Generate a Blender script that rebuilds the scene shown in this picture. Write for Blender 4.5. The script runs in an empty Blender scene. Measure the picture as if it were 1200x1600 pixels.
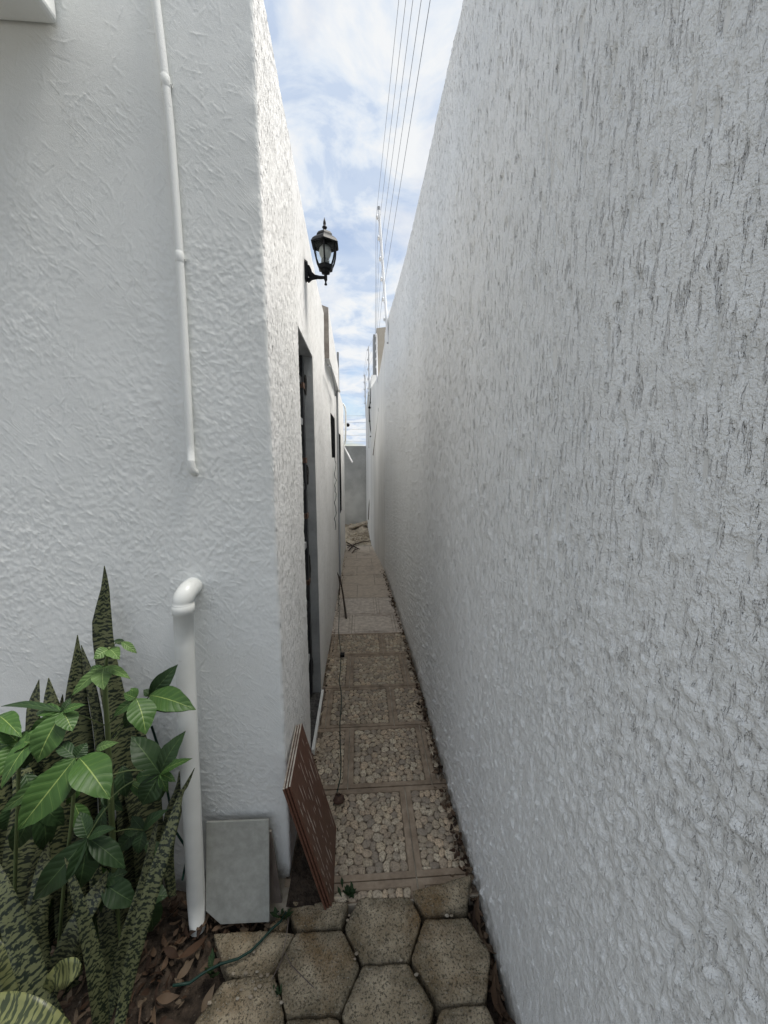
import bpy, math, random
import numpy as np
from mathutils import Vector, Matrix

random.seed(7); RNG = np.random.default_rng(7)
S = bpy.context.scene
col = S.collection
R = math.radians

# ------------------------------------------------------------------ camera, sky, sun, exposure
EYE = Vector((0, 0, 1.5)); FPX = 580.0; PITCH = R(8.337); YAW = R(3.612)
cd = bpy.data.cameras.new('camera'); cam = bpy.data.objects.new('camera', cd); col.objects.link(cam)
cam.location = EYE; cam.rotation_euler = (R(90) - PITCH, 0, -YAW)
cd.sensor_fit = 'HORIZONTAL'; cd.sensor_width = 36; cd.lens = 36 * FPX / 1200
cd.clip_start = 0.02; cd.clip_end = 3000
S.camera = cam

SUN_EL, SUN_AZ = R(68), R(84)          # azimuth from +Y towards +X
SKY_STRENGTH = 0.10; SUN_STRENGTH = 4.0; EXPOSURE = 0.86
W = bpy.data.worlds.new('World'); S.world = W; W.use_nodes = True
nt = W.node_tree; nt.nodes.clear()
def N(nt, t, **k):
    n = nt.nodes.new(t)
    for a, b in k.items():
        if a.startswith('i_'):
            key = a[2:]
            n.inputs[int(key) if key.isdigit() else key.replace('_', ' ')].default_value = b
        else: setattr(n, a, b)
    return n
def math_node(nt, op, a, b=None, clamp=False):
    n = N(nt, 'ShaderNodeMath', operation=op, use_clamp=clamp)
    for i, v in enumerate((a, b)):
        if v is None: continue
        if isinstance(v, (int, float)): n.inputs[i].default_value = v
        else: nt.links.new(v, n.inputs[i])
    return n.outputs[0]
sky = N(nt, 'ShaderNodeTexSky', sky_type='NISHITA', sun_disc=False, sun_elevation=SUN_EL, sun_rotation=SUN_AZ,
        air_density=1.0, dust_density=1.5, ozone_density=1.0)
tc = N(nt, 'ShaderNodeTexCoord'); sx = N(nt, 'ShaderNodeSeparateXYZ'); nt.links.new(tc.outputs['Generated'], sx.inputs[0])
zc = math_node(nt, 'ADD', math_node(nt, 'MAXIMUM', sx.outputs[2], 0.0), 0.16)
cx = N(nt, 'ShaderNodeCombineXYZ')
nt.links.new(math_node(nt, 'DIVIDE', sx.outputs[0], zc), cx.inputs[0])
nt.links.new(math_node(nt, 'DIVIDE', sx.outputs[1], zc), cx.inputs[1])
n1 = N(nt, 'ShaderNodeTexNoise', i_Scale=1.6, i_Detail=7.0, i_Roughness=0.56, i_Distortion=0.25)
n2 = N(nt, 'ShaderNodeTexNoise', i_Scale=3.9, i_Detail=9.0, i_Roughness=0.6, i_Distortion=0.5)
mp = N(nt, 'ShaderNodeMapping'); mp.inputs['Location'].default_value = (3.1, 5.3, 0.7)
nt.links.new(cx.outputs[0], n1.inputs['Vector']); nt.links.new(cx.outputs[0], mp.inputs['Vector']); nt.links.new(mp.outputs[0], n2.inputs['Vector'])
cover = N(nt, 'ShaderNodeValToRGB'); cover.color_ramp.elements[0].position = 0.33; cover.color_ramp.elements[1].position = 0.52
cover.color_ramp.elements[0].color = (0.25, 0.25, 0.25, 1)
nt.links.new(n1.outputs['Fac'], cover.inputs[0])
tone = N(nt, 'ShaderNodeValToRGB')
e = tone.color_ramp.elements
e[0].position = 0.40; e[0].color = (3.3, 3.85, 4.75, 1)
e[1].position = 0.57; e[1].color = (5.0, 5.1, 5.2, 1)
m_ = tone.color_ramp.elements.new(0.47); m_.color = (4.15, 4.55, 5.1, 1)
nt.links.new(n2.outputs['Fac'], tone.inputs[0])
mx = N(nt, 'ShaderNodeMix', data_type='RGBA')
nt.links.new(cover.outputs[0], mx.inputs[0]); nt.links.new(sky.outputs[0], mx.inputs[6]); nt.links.new(tone.outputs[0], mx.inputs[7])
bg = N(nt, 'ShaderNodeBackground', i_Strength=SKY_STRENGTH); nt.links.new(mx.outputs[2], bg.inputs[0])
wo = N(nt, 'ShaderNodeOutputWorld'); nt.links.new(bg.outputs[0], wo.inputs[0])

sl = bpy.data.lights.new('sun', 'SUN'); sl.energy = SUN_STRENGTH; sl.angle = R(24); sl.color = (1, 0.96, 0.9)
so = bpy.data.objects.new('sun', sl); col.objects.link(so)
sd = Vector((math.sin(SUN_AZ) * math.cos(SUN_EL), math.cos(SUN_AZ) * math.cos(SUN_EL), math.sin(SUN_EL)))
so.rotation_euler = sd.to_track_quat('Z', 'Y').to_euler(); so.location = (3, 2, 12)
S.view_settings.view_transform = 'Standard'; S.view_settings.look = 'None'
S.view_settings.exposure = EXPOSURE; S.view_settings.gamma = 1.0; S.view_settings.use_curve_mapping = False
S.cycles.max_bounces = 10; S.cycles.diffuse_bounces = 6

# ------------------------------------------------------------------ measuring: a photo pixel (1200x1600) as a point on a real plane
_F = Vector((math.sin(YAW) * math.cos(PITCH), math.cos(YAW) * math.cos(PITCH), -math.sin(PITCH)))
_R = Vector((math.cos(YAW), -math.sin(YAW), 0)); _U = _R.cross(_F)
def ray(x, y): return _F * FPX + _R * (x - 600) + _U * (800 - y)
def on_x(x, y, X): d = ray(x, y); return EYE + d * (X / d.x)
def on_y(x, y, Y): d = ray(x, y); return EYE + d * (Y / d.y)
def on_z(x, y, z=0.0): d = ray(x, y); return EYE + d * ((z - 1.5) / d.z)

# ------------------------------------------------------------------ object helpers
def tag(o, label=None, cat=None, group=None, kind=None):
    if label: o['label'] = label
    if cat: o['category'] = cat
    if group: o['group'] = group
    if kind: o['kind'] = kind
    return o
def empty(name, loc=(0, 0, 0), label=None, cat=None, group=None, kind=None):
    o = bpy.data.objects.new(name, None); o.location = loc; o.empty_display_size = 0.05; col.objects.link(o)
    return tag(o, label, cat, group, kind)
def link(name, me, parent=None, loc=None):
    o = bpy.data.objects.new(name, me); col.objects.link(o)
    if parent:
        o.parent = parent
        L = parent.location.copy()
        if parent.parent: L += parent.parent.location
        if loc is None: o.location = -L              # geometry given in world coordinates
        else: o.location = Vector(loc) - L
    elif loc is not None: o.location = loc
    return o
def catmull(P, n=14):
    P = [P[0]+(P[0]-P[1])] + P + [P[-1]+(P[-1]-P[-2])]; out = []; m = len(P)-3
    for i in range(n+1):
        t = i/n*m; k = min(int(t), m-1); t -= k; a,b,c,d = P[k:k+4]
        out.append(0.5*((2*b)+(c-a)*t+(2*a-5*b+4*c-d)*t*t+(3*b-a-3*c+d)*t**3))
    return out
class MB:
    def __init__(s): s.v = []; s.f = []; s.uv = {}
    def add(s, vs, fs, uvs=None):
        b = len(s.v); s.v += [tuple(p) for p in vs]
        for i, f in enumerate(fs):
            if uvs: s.uv[len(s.f)] = [uvs[j] for j in f]
            s.f.append([b + j for j in f])
        return s
    def box(s, a, b, M=None):
        x0, y0, z0 = a; x1, y1, z1 = b
        vs = [Vector(p) for p in ((x0,y0,z0),(x1,y0,z0),(x1,y1,z0),(x0,y1,z0),(x0,y0,z1),(x1,y0,z1),(x1,y1,z1),(x0,y1,z1))]
        if M: vs = [M @ p for p in vs]
        return s.add(vs, [(0,3,2,1),(4,5,6,7),(0,1,5,4),(1,2,6,5),(2,3,7,6),(3,0,4,7)])
    def tube(s, pts, r, n=8, cap=True):
        pts = [Vector(p) for p in pts]; rs = r if isinstance(r, (list, tuple)) else [r] * len(pts)
        vs = []; up = None
        for i, p in enumerate(pts):
            t = (pts[min(i+1, len(pts)-1)] - pts[max(i-1, 0)]).normalized()
            if up is None:
                up = Vector((0,0,1)) if abs(t.z) < .9 else Vector((1,0,0))
            a = t.cross(up); a.normalize(); b = a.cross(t); up = b
            for k in range(n):
                w = 2*math.pi*k/n; vs.append(p + (a*math.cos(w) + b*math.sin(w)) * rs[i])
        fs = [(i*n+k, i*n+(k+1)%n, (i+1)*n+(k+1)%n, (i+1)*n+k) for i in range(len(pts)-1) for k in range(n)]
        if cap: fs += [tuple(range(n)), tuple(reversed(range((len(pts)-1)*n, len(pts)*n)))]
        return s.add(vs, fs)
    def lathe(s, prof, c=(0,0,0), n=16, rot=0.0):
        c = Vector(c); vs = [c + Vector((r*math.cos(2*math.pi*k/n+rot), r*math.sin(2*math.pi*k/n+rot), z)) for r, z in prof for k in range(n)]
        fs = [(i*n+k, i*n+(k+1)%n, (i+1)*n+(k+1)%n, (i+1)*n+k) for i in range(len(prof)-1) for k in range(n)]
        fs += [tuple(reversed(range(n))), tuple(range((len(prof)-1)*n, len(prof)*n))]
        return s.add(vs, fs)
    def mesh(s, name, mat=None, smooth=False):
        me = bpy.data.meshes.new(name); me.from_pydata(s.v, [], s.f)
        if s.uv:
            ul = me.uv_layers.new(name='UVMap')
            for i, p in enumerate(me.polygons):
                if i in s.uv:
                    for j, li in enumerate(p.loop_indices): ul.data[li].uv = s.uv[i][j]
        if mat: me.materials.append(mat)
        if smooth: me.polygons.foreach_set('use_smooth', [True]*len(me.polygons))
        me.update(); return me
    def obj(s, name, mat, parent=None, smooth=False): return link(name, s.mesh(name, mat, smooth), parent)
def bevel(o, w=0.003, seg=2):
    m = o.modifiers.new('bevel', 'BEVEL'); m.width = w; m.segments = seg; m.limit_method = 'ANGLE'; return o
def grid_mesh(name, P, mat, smooth=True):
    """P: array (rows, cols, 3) -> mesh"""
    r, c, _ = P.shape
    me = bpy.data.meshes.new(name); nv = r*c; nf = (r-1)*(c-1)
    me.vertices.add(nv); me.vertices.foreach_set('co', P.reshape(-1).astype(np.float32))
    i = np.arange(nv).reshape(r, c)
    q = np.stack([i[:-1, :-1], i[:-1, 1:], i[1:, 1:], i[1:, :-1]], -1).reshape(-1)
    me.loops.add(nf*4); me.loops.foreach_set('vertex_index', q.astype(np.int32))
    me.polygons.add(nf); me.polygons.foreach_set('loop_start', np.arange(0, nf*4, 4, dtype=np.int32))
    me.polygons.foreach_set('loop_total', np.full(nf, 4, dtype=np.int32))
    me.polygons.foreach_set('use_smooth', np.full(nf, smooth))
    me.materials.append(mat); me.update(); me.validate(); return me

# ------------------------------------------------------------------ numpy noise fields
def fnoise(shape, step, lx, ly, seed, band=None):
    """gaussian-filtered noise; correlation lengths in metres (rows = ly, cols = lx)"""
    g = np.random.default_rng(seed); a = g.standard_normal(shape)
    fy = np.fft.fftfreq(shape[0], step)[:, None]; fx = np.fft.rfftfreq(shape[1], step)[None, :]
    H = np.exp(-2*(math.pi**2)*((fx*lx)**2 + (fy*ly)**2))
    if band: H = H - np.exp(-2*(math.pi**2)*((fx*lx*band)**2 + (fy*ly*band)**2))
    o = np.fft.irfft2(np.fft.rfft2(a)*H, s=shape); return (o-o.mean())/o.std()
def sample(F, step, x0, y0, X, Y):
    u = np.clip((X-x0)/step, 0, F.shape[1]-2.001); v = np.clip((Y-y0)/step, 0, F.shape[0]-2.001)
    i = u.astype(int); j = v.astype(int); fu = u-i; fv = v-j
    return (F[j,i]*(1-fu)+F[j,i+1]*fu)*(1-fv) + (F[j+1,i]*(1-fu)+F[j+1,i+1]*fu)*fv
def smooth_noise(x, y, s=1.0):
    return (math.sin(x*3.1*s+1.3)*math.cos(y*2.7*s+.4) + .5*math.sin(x*7.3*s+y*5.1*s) + .3*math.sin(x*13.7*s-y*17.1*s+2))/1.8

# ------------------------------------------------------------------ materials
def mat(name, color, rough=0.8, metallic=0.0, spec=0.3):
    m = bpy.data.materials.new(name); m.use_nodes = True
    b = m.node_tree.nodes['Principled BSDF']
    b.inputs['Base Color'].default_value = (*color, 1); b.inputs['Roughness'].default_value = rough
    b.inputs['Metallic'].default_value = metallic; b.inputs['Specular IOR Level'].default_value = spec
    return m
def varied(m, c1, c2, scale=8.0, detail=6.0, lo=.35, hi=.65, stretch=(1,1,1), coord='Object', extra=None):
    nt = m.node_tree; b = nt.nodes['Principled BSDF']
    tc = N(nt, 'ShaderNodeTexCoord'); mp = N(nt, 'ShaderNodeMapping'); mp.inputs['Scale'].default_value = stretch
    nt.links.new(tc.outputs[coord], mp.inputs[0])
    n = N(nt, 'ShaderNodeTexNoise', i_Scale=scale, i_Detail=detail, i_Roughness=.6); nt.links.new(mp.outputs[0], n.inputs['Vector'])
    r = N(nt, 'ShaderNodeValToRGB'); r.color_ramp.elements[0].position = lo; r.color_ramp.elements[1].position = hi
    r.color_ramp.elements[0].color = (*c1, 1); r.color_ramp.elements[1].color = (*c2, 1)
    nt.links.new(n.outputs['Fac'], r.inputs[0]); out = r.outputs[0]
    nt.links.new(out, b.inputs['Base Color']); return out
def overlay(m, src, color, scale, lo, hi, amount=1.0, stretch=(1,1,1), coord='Object', detail=5.0):
    """lay patches of a second colour (noise mask) over what drives Base Color"""
    nt = m.node_tree; b = nt.nodes['Principled BSDF']
    tc = N(nt, 'ShaderNodeTexCoord'); mp = N(nt, 'ShaderNodeMapping'); mp.inputs['Scale'].default_value = stretch
    mp.inputs['Location'].default_value = (scale*.37, 1.7, scale*.11)
    nt.links.new(tc.outputs[coord], mp.inputs[0])
    n = N(nt, 'ShaderNodeTexNoise', i_Scale=scale, i_Detail=detail, i_Roughness=.62); nt.links.new(mp.outputs[0], n.inputs['Vector'])
    mr = N(nt, 'ShaderNodeMapRange'); mr.inputs[1].default_value = lo; mr.inputs[2].default_value = hi; mr.inputs[4].default_value = amount
    nt.links.new(n.outputs['Fac'], mr.inputs[0])
    x = N(nt, 'ShaderNodeMix', data_type='RGBA'); nt.links.new(mr.outputs[0], x.inputs[0]); nt.links.new(src, x.inputs[6])
    x.inputs[7].default_value = (*color, 1); nt.links.new(x.outputs[2], b.inputs['Base Color']); return x.outputs[2]
def bump(m, parts, strength=1.0, dirt=None):
    """parts: list of (scale, distance_m, stretch, kind[, rotation, mask_scale]); dirt = (colour, amount) darkens the pits: dirt plus painted self-shadow"""
    nt = m.node_tree; b = nt.nodes['Principled BSDF']; tc = N(nt, 'ShaderNodeTexCoord'); acc = None
    for pt_ in parts:
        sc, dist, st, kind = pt_[:4]
        mp0 = N(nt, 'ShaderNodeMapping'); mp0.inputs['Rotation'].default_value = pt_[4] if len(pt_) > 4 else (0,0,0); nt.links.new(tc.outputs['Object'], mp0.inputs[0])
        mp = N(nt, 'ShaderNodeMapping'); mp.inputs['Scale'].default_value = st; nt.links.new(mp0.outputs[0], mp.inputs[0])
        n = N(nt, 'ShaderNodeTexNoise', i_Scale=sc, i_Detail=3.0, i_Roughness=.55); nt.links.new(mp.outputs[0], n.inputs['Vector']); o = n.outputs['Fac']
        if kind in ('pits', 'ridges'):
            mr = N(nt, 'ShaderNodeMapRange'); lo, hi = (.36, .43) if kind == 'pits' else (.55, .66)
            mr.inputs[1].default_value = lo; mr.inputs[2].default_value = hi; nt.links.new(o, mr.inputs[0]); o = mr.outputs[0]
            if len(pt_) > 5:
                k = N(nt, 'ShaderNodeTexNoise', i_Scale=pt_[5], i_Detail=2.0); km = N(nt, 'ShaderNodeMapRange'); km.inputs[1].default_value = .5; km.inputs[2].default_value = .72
                nt.links.new(mp0.outputs[0], k.inputs['Vector']); nt.links.new(k.outputs['Fac'], km.inputs[0])
                if len(pt_) > 6:      # rake marks fade out towards the foot of the wall
                    sz = N(nt, 'ShaderNodeSeparateXYZ'); nt.links.new(mp0.outputs[0], sz.inputs[0]); zr = N(nt, 'ShaderNodeMapRange')
                    zr.inputs[1].default_value, zr.inputs[2].default_value = pt_[6]; zr.inputs[3].default_value = .85; zr.inputs[4].default_value = 0; nt.links.new(sz.outputs[2], zr.inputs[0])
                    o = math_node(nt, 'MAXIMUM', o, zr.outputs[0])
                if kind == 'ridges': o = math_node(nt, 'MULTIPLY', o, km.outputs[0])
                else: o = math_node(nt, 'MAXIMUM', o, km.outputs[0])
            if dirt and kind == 'pits':  # pit colour carries the shade of the relief as well as dirt
                src = b.inputs['Base Color'].links[0].from_socket
                x = N(nt, 'ShaderNodeMix', data_type='RGBA'); nt.links.new(math_node(nt, 'MULTIPLY', math_node(nt, 'SUBTRACT', 1.0, o), dirt[1]), x.inputs[0])
                nt.links.new(src, x.inputs[6]); x.inputs[7].default_value = (*dirt[0], 1); nt.links.new(x.outputs[2], b.inputs['Base Color'])
        bn = N(nt, 'ShaderNodeBump'); bn.inputs['Distance'].default_value = dist; bn.inputs['Strength'].default_value = strength
        nt.links.new(o, bn.inputs['Height'])
        if acc: nt.links.new(acc, bn.inputs['Normal'])
        acc = bn.outputs[0]
    nt.links.new(acc, b.inputs['Normal']); return acc

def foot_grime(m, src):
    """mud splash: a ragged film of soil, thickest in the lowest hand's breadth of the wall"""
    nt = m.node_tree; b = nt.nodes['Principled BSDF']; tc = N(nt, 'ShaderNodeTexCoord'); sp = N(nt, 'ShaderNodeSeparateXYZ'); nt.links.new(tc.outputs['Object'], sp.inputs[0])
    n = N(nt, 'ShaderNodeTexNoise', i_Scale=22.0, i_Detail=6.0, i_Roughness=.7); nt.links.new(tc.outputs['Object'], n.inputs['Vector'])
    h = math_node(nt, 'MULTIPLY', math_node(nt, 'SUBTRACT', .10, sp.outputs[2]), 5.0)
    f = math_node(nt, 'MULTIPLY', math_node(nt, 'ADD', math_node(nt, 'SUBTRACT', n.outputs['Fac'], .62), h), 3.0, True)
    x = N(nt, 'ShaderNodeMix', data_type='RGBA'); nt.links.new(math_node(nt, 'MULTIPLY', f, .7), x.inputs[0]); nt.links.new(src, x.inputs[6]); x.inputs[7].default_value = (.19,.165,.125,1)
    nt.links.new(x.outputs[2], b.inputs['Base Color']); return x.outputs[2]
# painted render, one for the house (trowelled), one for the boundary wall (raked)
M_house = mat('house_paint', (.72,.72,.70), .8); _c = varied(M_house, (.72,.73,.71), (.79,.80,.78), 2.2)
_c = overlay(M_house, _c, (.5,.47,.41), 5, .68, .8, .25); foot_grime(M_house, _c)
bump(M_house, [(230, .0008, (1,1,.07), 'ridges', (0,R(44),0), 9), (150, .0005, (1,1,1), 'noise'), (420, .0008, (1,1,1), 'noise')])
M_side = mat('side_paint', (.74,.73,.70), .85); _c = varied(M_side, (.74,.735,.715), (.82,.815,.80), 3, stretch=(1,1,.35))
bump(M_side, [(170, .0026, (1,1,.2), 'pits', (0,0,0), 9), (260, .0018, (1,1,.8), 'noise'), (60, .003, (1,1,.4), 'noise')], dirt=((.42,.40,.37), .4))  # pits tinted darker, painting their shade together with dirt
M_right = mat('boundary_paint', (.7,.7,.68), .5, spec=.4); _c = varied(M_right, (.78,.79,.78), (.86,.87,.86), 2.5, stretch=(1,1,.4))
_c = overlay(M_right, _c, (.4,.37,.32), 9, .68, .82, .3); _c = overlay(M_right, _c, (.5,.49,.47), 120, .62, .66, .4, stretch=(1,1,.3), detail=3); _c = overlay(M_right, _c, (.52,.5,.46), 14, .60, .78, .2, stretch=(1,1,.05)); _c = overlay(M_right, _c, (.9,.9,.89), 60, .60, .68, .3, stretch=(1,1,.8), detail=3); foot_grime(M_right, _c)  # fine dark flecks paint shaded pits into the colour, with some dirt
bump(M_right, [(150, .0034, (1,1,.16), 'pits', (0,0,0), 8, (.5,1.7)), (90, .0045, (1,1,.6), 'noise'), (230, .0046, (1,1,.8), 'noise'), (520, .0010, (1,1,1), 'noise')], dirt=((.48,.47,.45), .45))  # rake pits get painted shade plus dirt in their colour
M_far = mat('far_paint', (.7,.7,.68), .7); varied(M_far, (.64,.64,.62), (.80,.80,.78), 3, stretch=(1,1,.25)); bump(M_far, [(60, .004, (1,1,.4), 'noise')])
M_cem = mat('grey_cement', (.3,.3,.29), .9); _c = varied(M_cem, (.42,.42,.40), (.56,.56,.53), 2.5); overlay(M_cem, _c, (.28,.28,.265), 1.3, .5, .7, .7); bump(M_cem, [(40, .004, (1,1,1), 'noise')])
M_beige = mat('beige_render', (.42,.38,.32), .85); varied(M_beige, (.38,.34,.28), (.46,.42,.36), 2)
M_rawband = mat('raw_concrete', (.3,.27,.24), .9); varied(M_rawband, (.22,.19,.17), (.36,.33,.29), 12); bump(M_rawband, [(60, .003, (1,1,1), 'noise')])
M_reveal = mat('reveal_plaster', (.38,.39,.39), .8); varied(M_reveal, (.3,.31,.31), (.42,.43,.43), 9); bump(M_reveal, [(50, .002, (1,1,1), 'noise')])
M_mortar = mat('broken_mortar', (.06,.058,.055), .95); varied(M_mortar, (.03,.03,.028), (.1,.095,.09), 60); bump(M_mortar, [(90, .006, (1,1,1), 'noise')])
M_pvc = mat('white_pvc', (.7,.71,.68), .35, spec=.5); _c = varied(M_pvc, (.66,.67,.64), (.74,.75,.72), 6); overlay(M_pvc, _c, (.35,.31,.24), 14, .6, .75, .5)
M_black = mat('black_metal', (.006,.0065,.008), .55, 0, .2); bump(M_black, [(120, .0006, (1,1,1), 'noise')])
M_dark = mat('dark_door', (.03,.032,.035), .6); varied(M_dark, (.02,.021,.023), (.05,.052,.055), 14)
M_rust = mat('rusty_wood', (.12,.07,.05), .85); varied(M_rust, (.07,.04,.03), (.19,.12,.09), 30)
M_grey = mat('grey_metal', (.3,.31,.32), .5, .3)
M_wood = mat('weathered_wood', (.16,.13,.11), .9); varied(M_wood, (.09,.07,.06), (.24,.2,.17), 18, stretch=(1,1,.1))
M_twig = mat('twig_bark', (.06,.045,.035), .9); varied(M_twig, (.03,.022,.018), (.1,.075,.055), 40)
M_cord = mat('green_cord', (.008,.036,.026), .5)
M_white = mat('white_paint_steel', (.78,.79,.8), .4, 0, .5)
M_wire = mat('galvanised_wire', (.22,.23,.25), .4, .6)
M_bulb = mat('bulb_opal', (.42,.43,.41), .3)
M_win = mat('window_glass', (.02,.022,.025), .08, 0, .6)
M_glass = bpy.data.materials.new('clear_glass'); M_glass.use_nodes = True
_b = M_glass.node_tree.nodes['Principled BSDF']; _b.inputs['Roughness'].default_value = .04; _b.inputs['Transmission Weight'].default_value = 1; _b.inputs['IOR'].default_value = 1.12; _b.inputs['Base Color'].default_value = (.93,.95,.95,1)
# soil, paving, tiles
M_soil = mat('dark_soil', (.04,.03,.022), .95); _c = varied(M_soil, (.02,.015,.011), (.075,.055,.04), 30); overlay(M_soil, _c, (.16,.14,.11), 90, .63, .7, .8); bump(M_soil, [(45, .012, (1,1,1), 'noise'), (160, .004, (1,1,1), 'noise')])
M_hex = mat('rough_concrete', (.2,.18,.14), .95)
nt_ = M_hex.node_tree; _c = varied(M_hex, (.25,.195,.12), (.58,.49,.35), 9, lo=.32, hi=.68)
at_ = N(nt_, 'ShaderNodeAttribute', attribute_name='wear'); nz_ = N(nt_, 'ShaderNodeTexNoise', i_Scale=24.0, i_Detail=6.0, i_Roughness=.7)
gx_ = N(nt_, 'ShaderNodeTexCoord'); nt_.links.new(gx_.outputs['Object'], nz_.inputs['Vector'])
wf_ = math_node(nt_, 'MULTIPLY', math_node(nt_, 'ADD', math_node(nt_, 'SUBTRACT', nz_.outputs['Fac'], .55), at_.outputs['Fac']), 2.2, True)
wm_ = N(nt_, 'ShaderNodeMix', data_type='RGBA'); nt_.links.new(math_node(nt_, 'MULTIPLY', wf_, .85), wm_.inputs[0]); nt_.links.new(_c, wm_.inputs[6]); wm_.inputs[7].default_value = (.085,.072,.045,1)
_c = wm_.outputs[2]
_c = overlay(M_hex, _c, (.20,.115,.04), 6, .50, .70, .75)
_c = overlay(M_hex, _c, (.06,.052,.035), 170, .52, .60, .8, detail=5)
_c = overlay(M_hex, _c, (.36,.33,.27), 260, .60, .68, .8, detail=2)
bump(M_hex, [(140, .006, (1,1,1), 'noise'), (330, .0035, (1,1,1), 'noise')])
M_frame = mat('tile_frame', (.13,.1,.075), .6); _c = varied(M_frame, (.24,.18,.125), (.40,.315,.23), 20, stretch=(1,1,1)); _c = overlay(M_frame, _c, (.09,.068,.05), 8, .5, .75, .6)
bump(M_frame, [(120, .001, (1,1,1), 'noise')])
M_grout = mat('light_grout', (.3,.26,.2), .9); varied(M_grout, (.2,.17,.13), (.52,.46,.37), 14)
def island_color(m, cols, dirt=.5):
    nt = m.node_tree; b = nt.nodes['Principled BSDF']
    g = N(nt, 'ShaderNodeNewGeometry'); oi = N(nt, 'ShaderNodeObjectInfo')
    f = math_node(nt, 'FRACT', math_node(nt, 'ADD', g.outputs['Random Per Island'], oi.outputs['Random']))
    r = N(nt, 'ShaderNodeValToRGB'); r.color_ramp.interpolation = 'LINEAR'
    for i, c in enumerate(cols):
        el = r.color_ramp.elements[i] if i < 2 else r.color_ramp.elements.new(0.5)
        el.position = i/(len(cols)-1) if i > 1 or i == 0 else 1/(len(cols)-1)
        el.color = (*c, 1)
    nt.links.new(f, r.inputs[0]); nt.links.new(r.outputs[0], b.inputs['Base Color']); return r.outputs[0]
M_peb = mat('pebble_stone', (.27,.22,.165), .5, spec=.35)
_c = island_color(M_peb, [(.64,.53,.37), (.42,.345,.25), (.72,.62,.46), (.32,.27,.21), (.56,.45,.32), (.46,.39,.31), (.66,.51,.35)])
# world-space dirt so the film of dirt runs across stones
_nt = M_peb.node_tree
def world_dirt(m, src, color, scale, lo, hi, amt):
    nt = m.node_tree; b = nt.nodes['Principled BSDF']; g = N(nt, 'ShaderNodeNewGeometry')
    n = N(nt, 'ShaderNodeTexNoise', i_Scale=scale, i_Detail=5.0, i_Roughness=.65); nt.links.new(g.outputs['Position'], n.inputs['Vector'])
    mr = N(nt, 'ShaderNodeMapRange'); mr.inputs[1].default_value = lo; mr.inputs[2].default_value = hi; mr.inputs[4].default_value = amt
    nt.links.new(n.outputs['Fac'], mr.inputs[0])
    x = N(nt, 'ShaderNodeMix', data_type='RGBA'); nt.links.new(mr.outputs[0], x.inputs[0]); nt.links.new(src, x.inputs[6]); x.inputs[7].default_value = (*color, 1)
    nt.links.new(x.outputs[2], b.inputs['Base Color']); return x.outputs[2]
_c = world_dirt(M_peb, _c, (.2,.16,.12), 9, .48, .75, .6)
_c = world_dirt(M_peb, _c, (.2,.165,.125), 130, .46, .6, .75)
M_bed = mat('pebble_bed', (.07,.052,.037), .85); varied(M_bed, (.08,.062,.045), (.19,.15,.11), 60)
M_worn = mat('worn_tile', (.27,.23,.2), .6); _c = varied(M_worn, (.46,.39,.32), (.68,.60,.51), 26, lo=.38, hi=.62); _c = overlay(M_worn, _c, (.66,.60,.53), 90, .52, .66, .7); _c = overlay(M_worn, _c, (.22,.17,.14), 5, .52, .75, .7)
M_worn2 = mat('dusty_tile', (.2,.165,.135), .8); _c = varied(M_worn2, (.46,.385,.305), (.66,.565,.46), 22, stretch=(1,3,1)); _c = overlay(M_worn2, _c, (.2,.16,.13), 7, .5, .75, .6)
M_sandy = mat('rubble_sand', (.3,.25,.18), .95); _c = varied(M_sandy, (.3,.25,.19), (.6,.51,.38), 12); bump(M_sandy, [(40, .02, (1,1,1), 'noise')])
M_gtile = mat('grey_tile', (.27,.28,.27), .5); _c = varied(M_gtile, (.27,.275,.25), (.34,.345,.32), 40); overlay(M_gtile, _c, (.22,.225,.205), 12, .55, .7, .7)
M_btile = mat('brown_tile', (.075,.032,.02), .42, spec=.35); _c = varied(M_btile, (.095,.042,.027), (.135,.062,.042), 50)
M_tedge = mat('tile_edge', (.36,.33,.28), .85); _c = varied(M_tedge, (.22,.19,.16), (.45,.42,.36), 30)
M_chip = mat('tile_scratch', (.5,.43,.37), .9)
M_dry = mat('dry_leaf', (.1,.06,.035), .75); island_color(M_dry, [(.07,.036,.018), (.025,.014,.009), (.09,.055,.033), (.035,.02,.012), (.14,.105,.07)])
M_peb_w = mat('white_gravel', (.5,.45,.37), .8); island_color(M_peb_w, [(.34,.29,.22), (.24,.2,.15), (.42,.38,.31)])
# snake plant blade: dark wavy cross bands on grey green, u across, v along (metres)
M_snake = mat('banded_blade', (.08,.11,.05), .42, spec=.4)
nt = M_snake.node_tree; b = nt.nodes['Principled BSDF']; tc = N(nt, 'ShaderNodeTexCoord')
mp = N(nt, 'ShaderNodeMapping'); mp.inputs['Scale'].default_value = (2.2, 110, 1); nt.links.new(tc.outputs['UV'], mp.inputs[0])
oi = N(nt, 'ShaderNodeObjectInfo'); va = N(nt, 'ShaderNodeVectorMath', operation='ADD'); nt.links.new(mp.outputs[0], va.inputs[0])
cb = N(nt, 'ShaderNodeCombineXYZ'); nt.links.new(math_node(nt, 'MULTIPLY', oi.outputs['Random'], 50.0), cb.inputs[1]); nt.links.new(cb.outputs[0], va.inputs[1])
sv_ = N(nt, 'ShaderNodeSeparateXYZ'); nt.links.new(va.outputs[0], sv_.inputs[0])
n = N(nt, 'ShaderNodeTexNoise', i_Scale=1.0, i_Detail=4.0, i_Roughness=.6, i_Distortion=.3); nt.links.new(va.outputs[0], n.inputs['Vector'])
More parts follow.
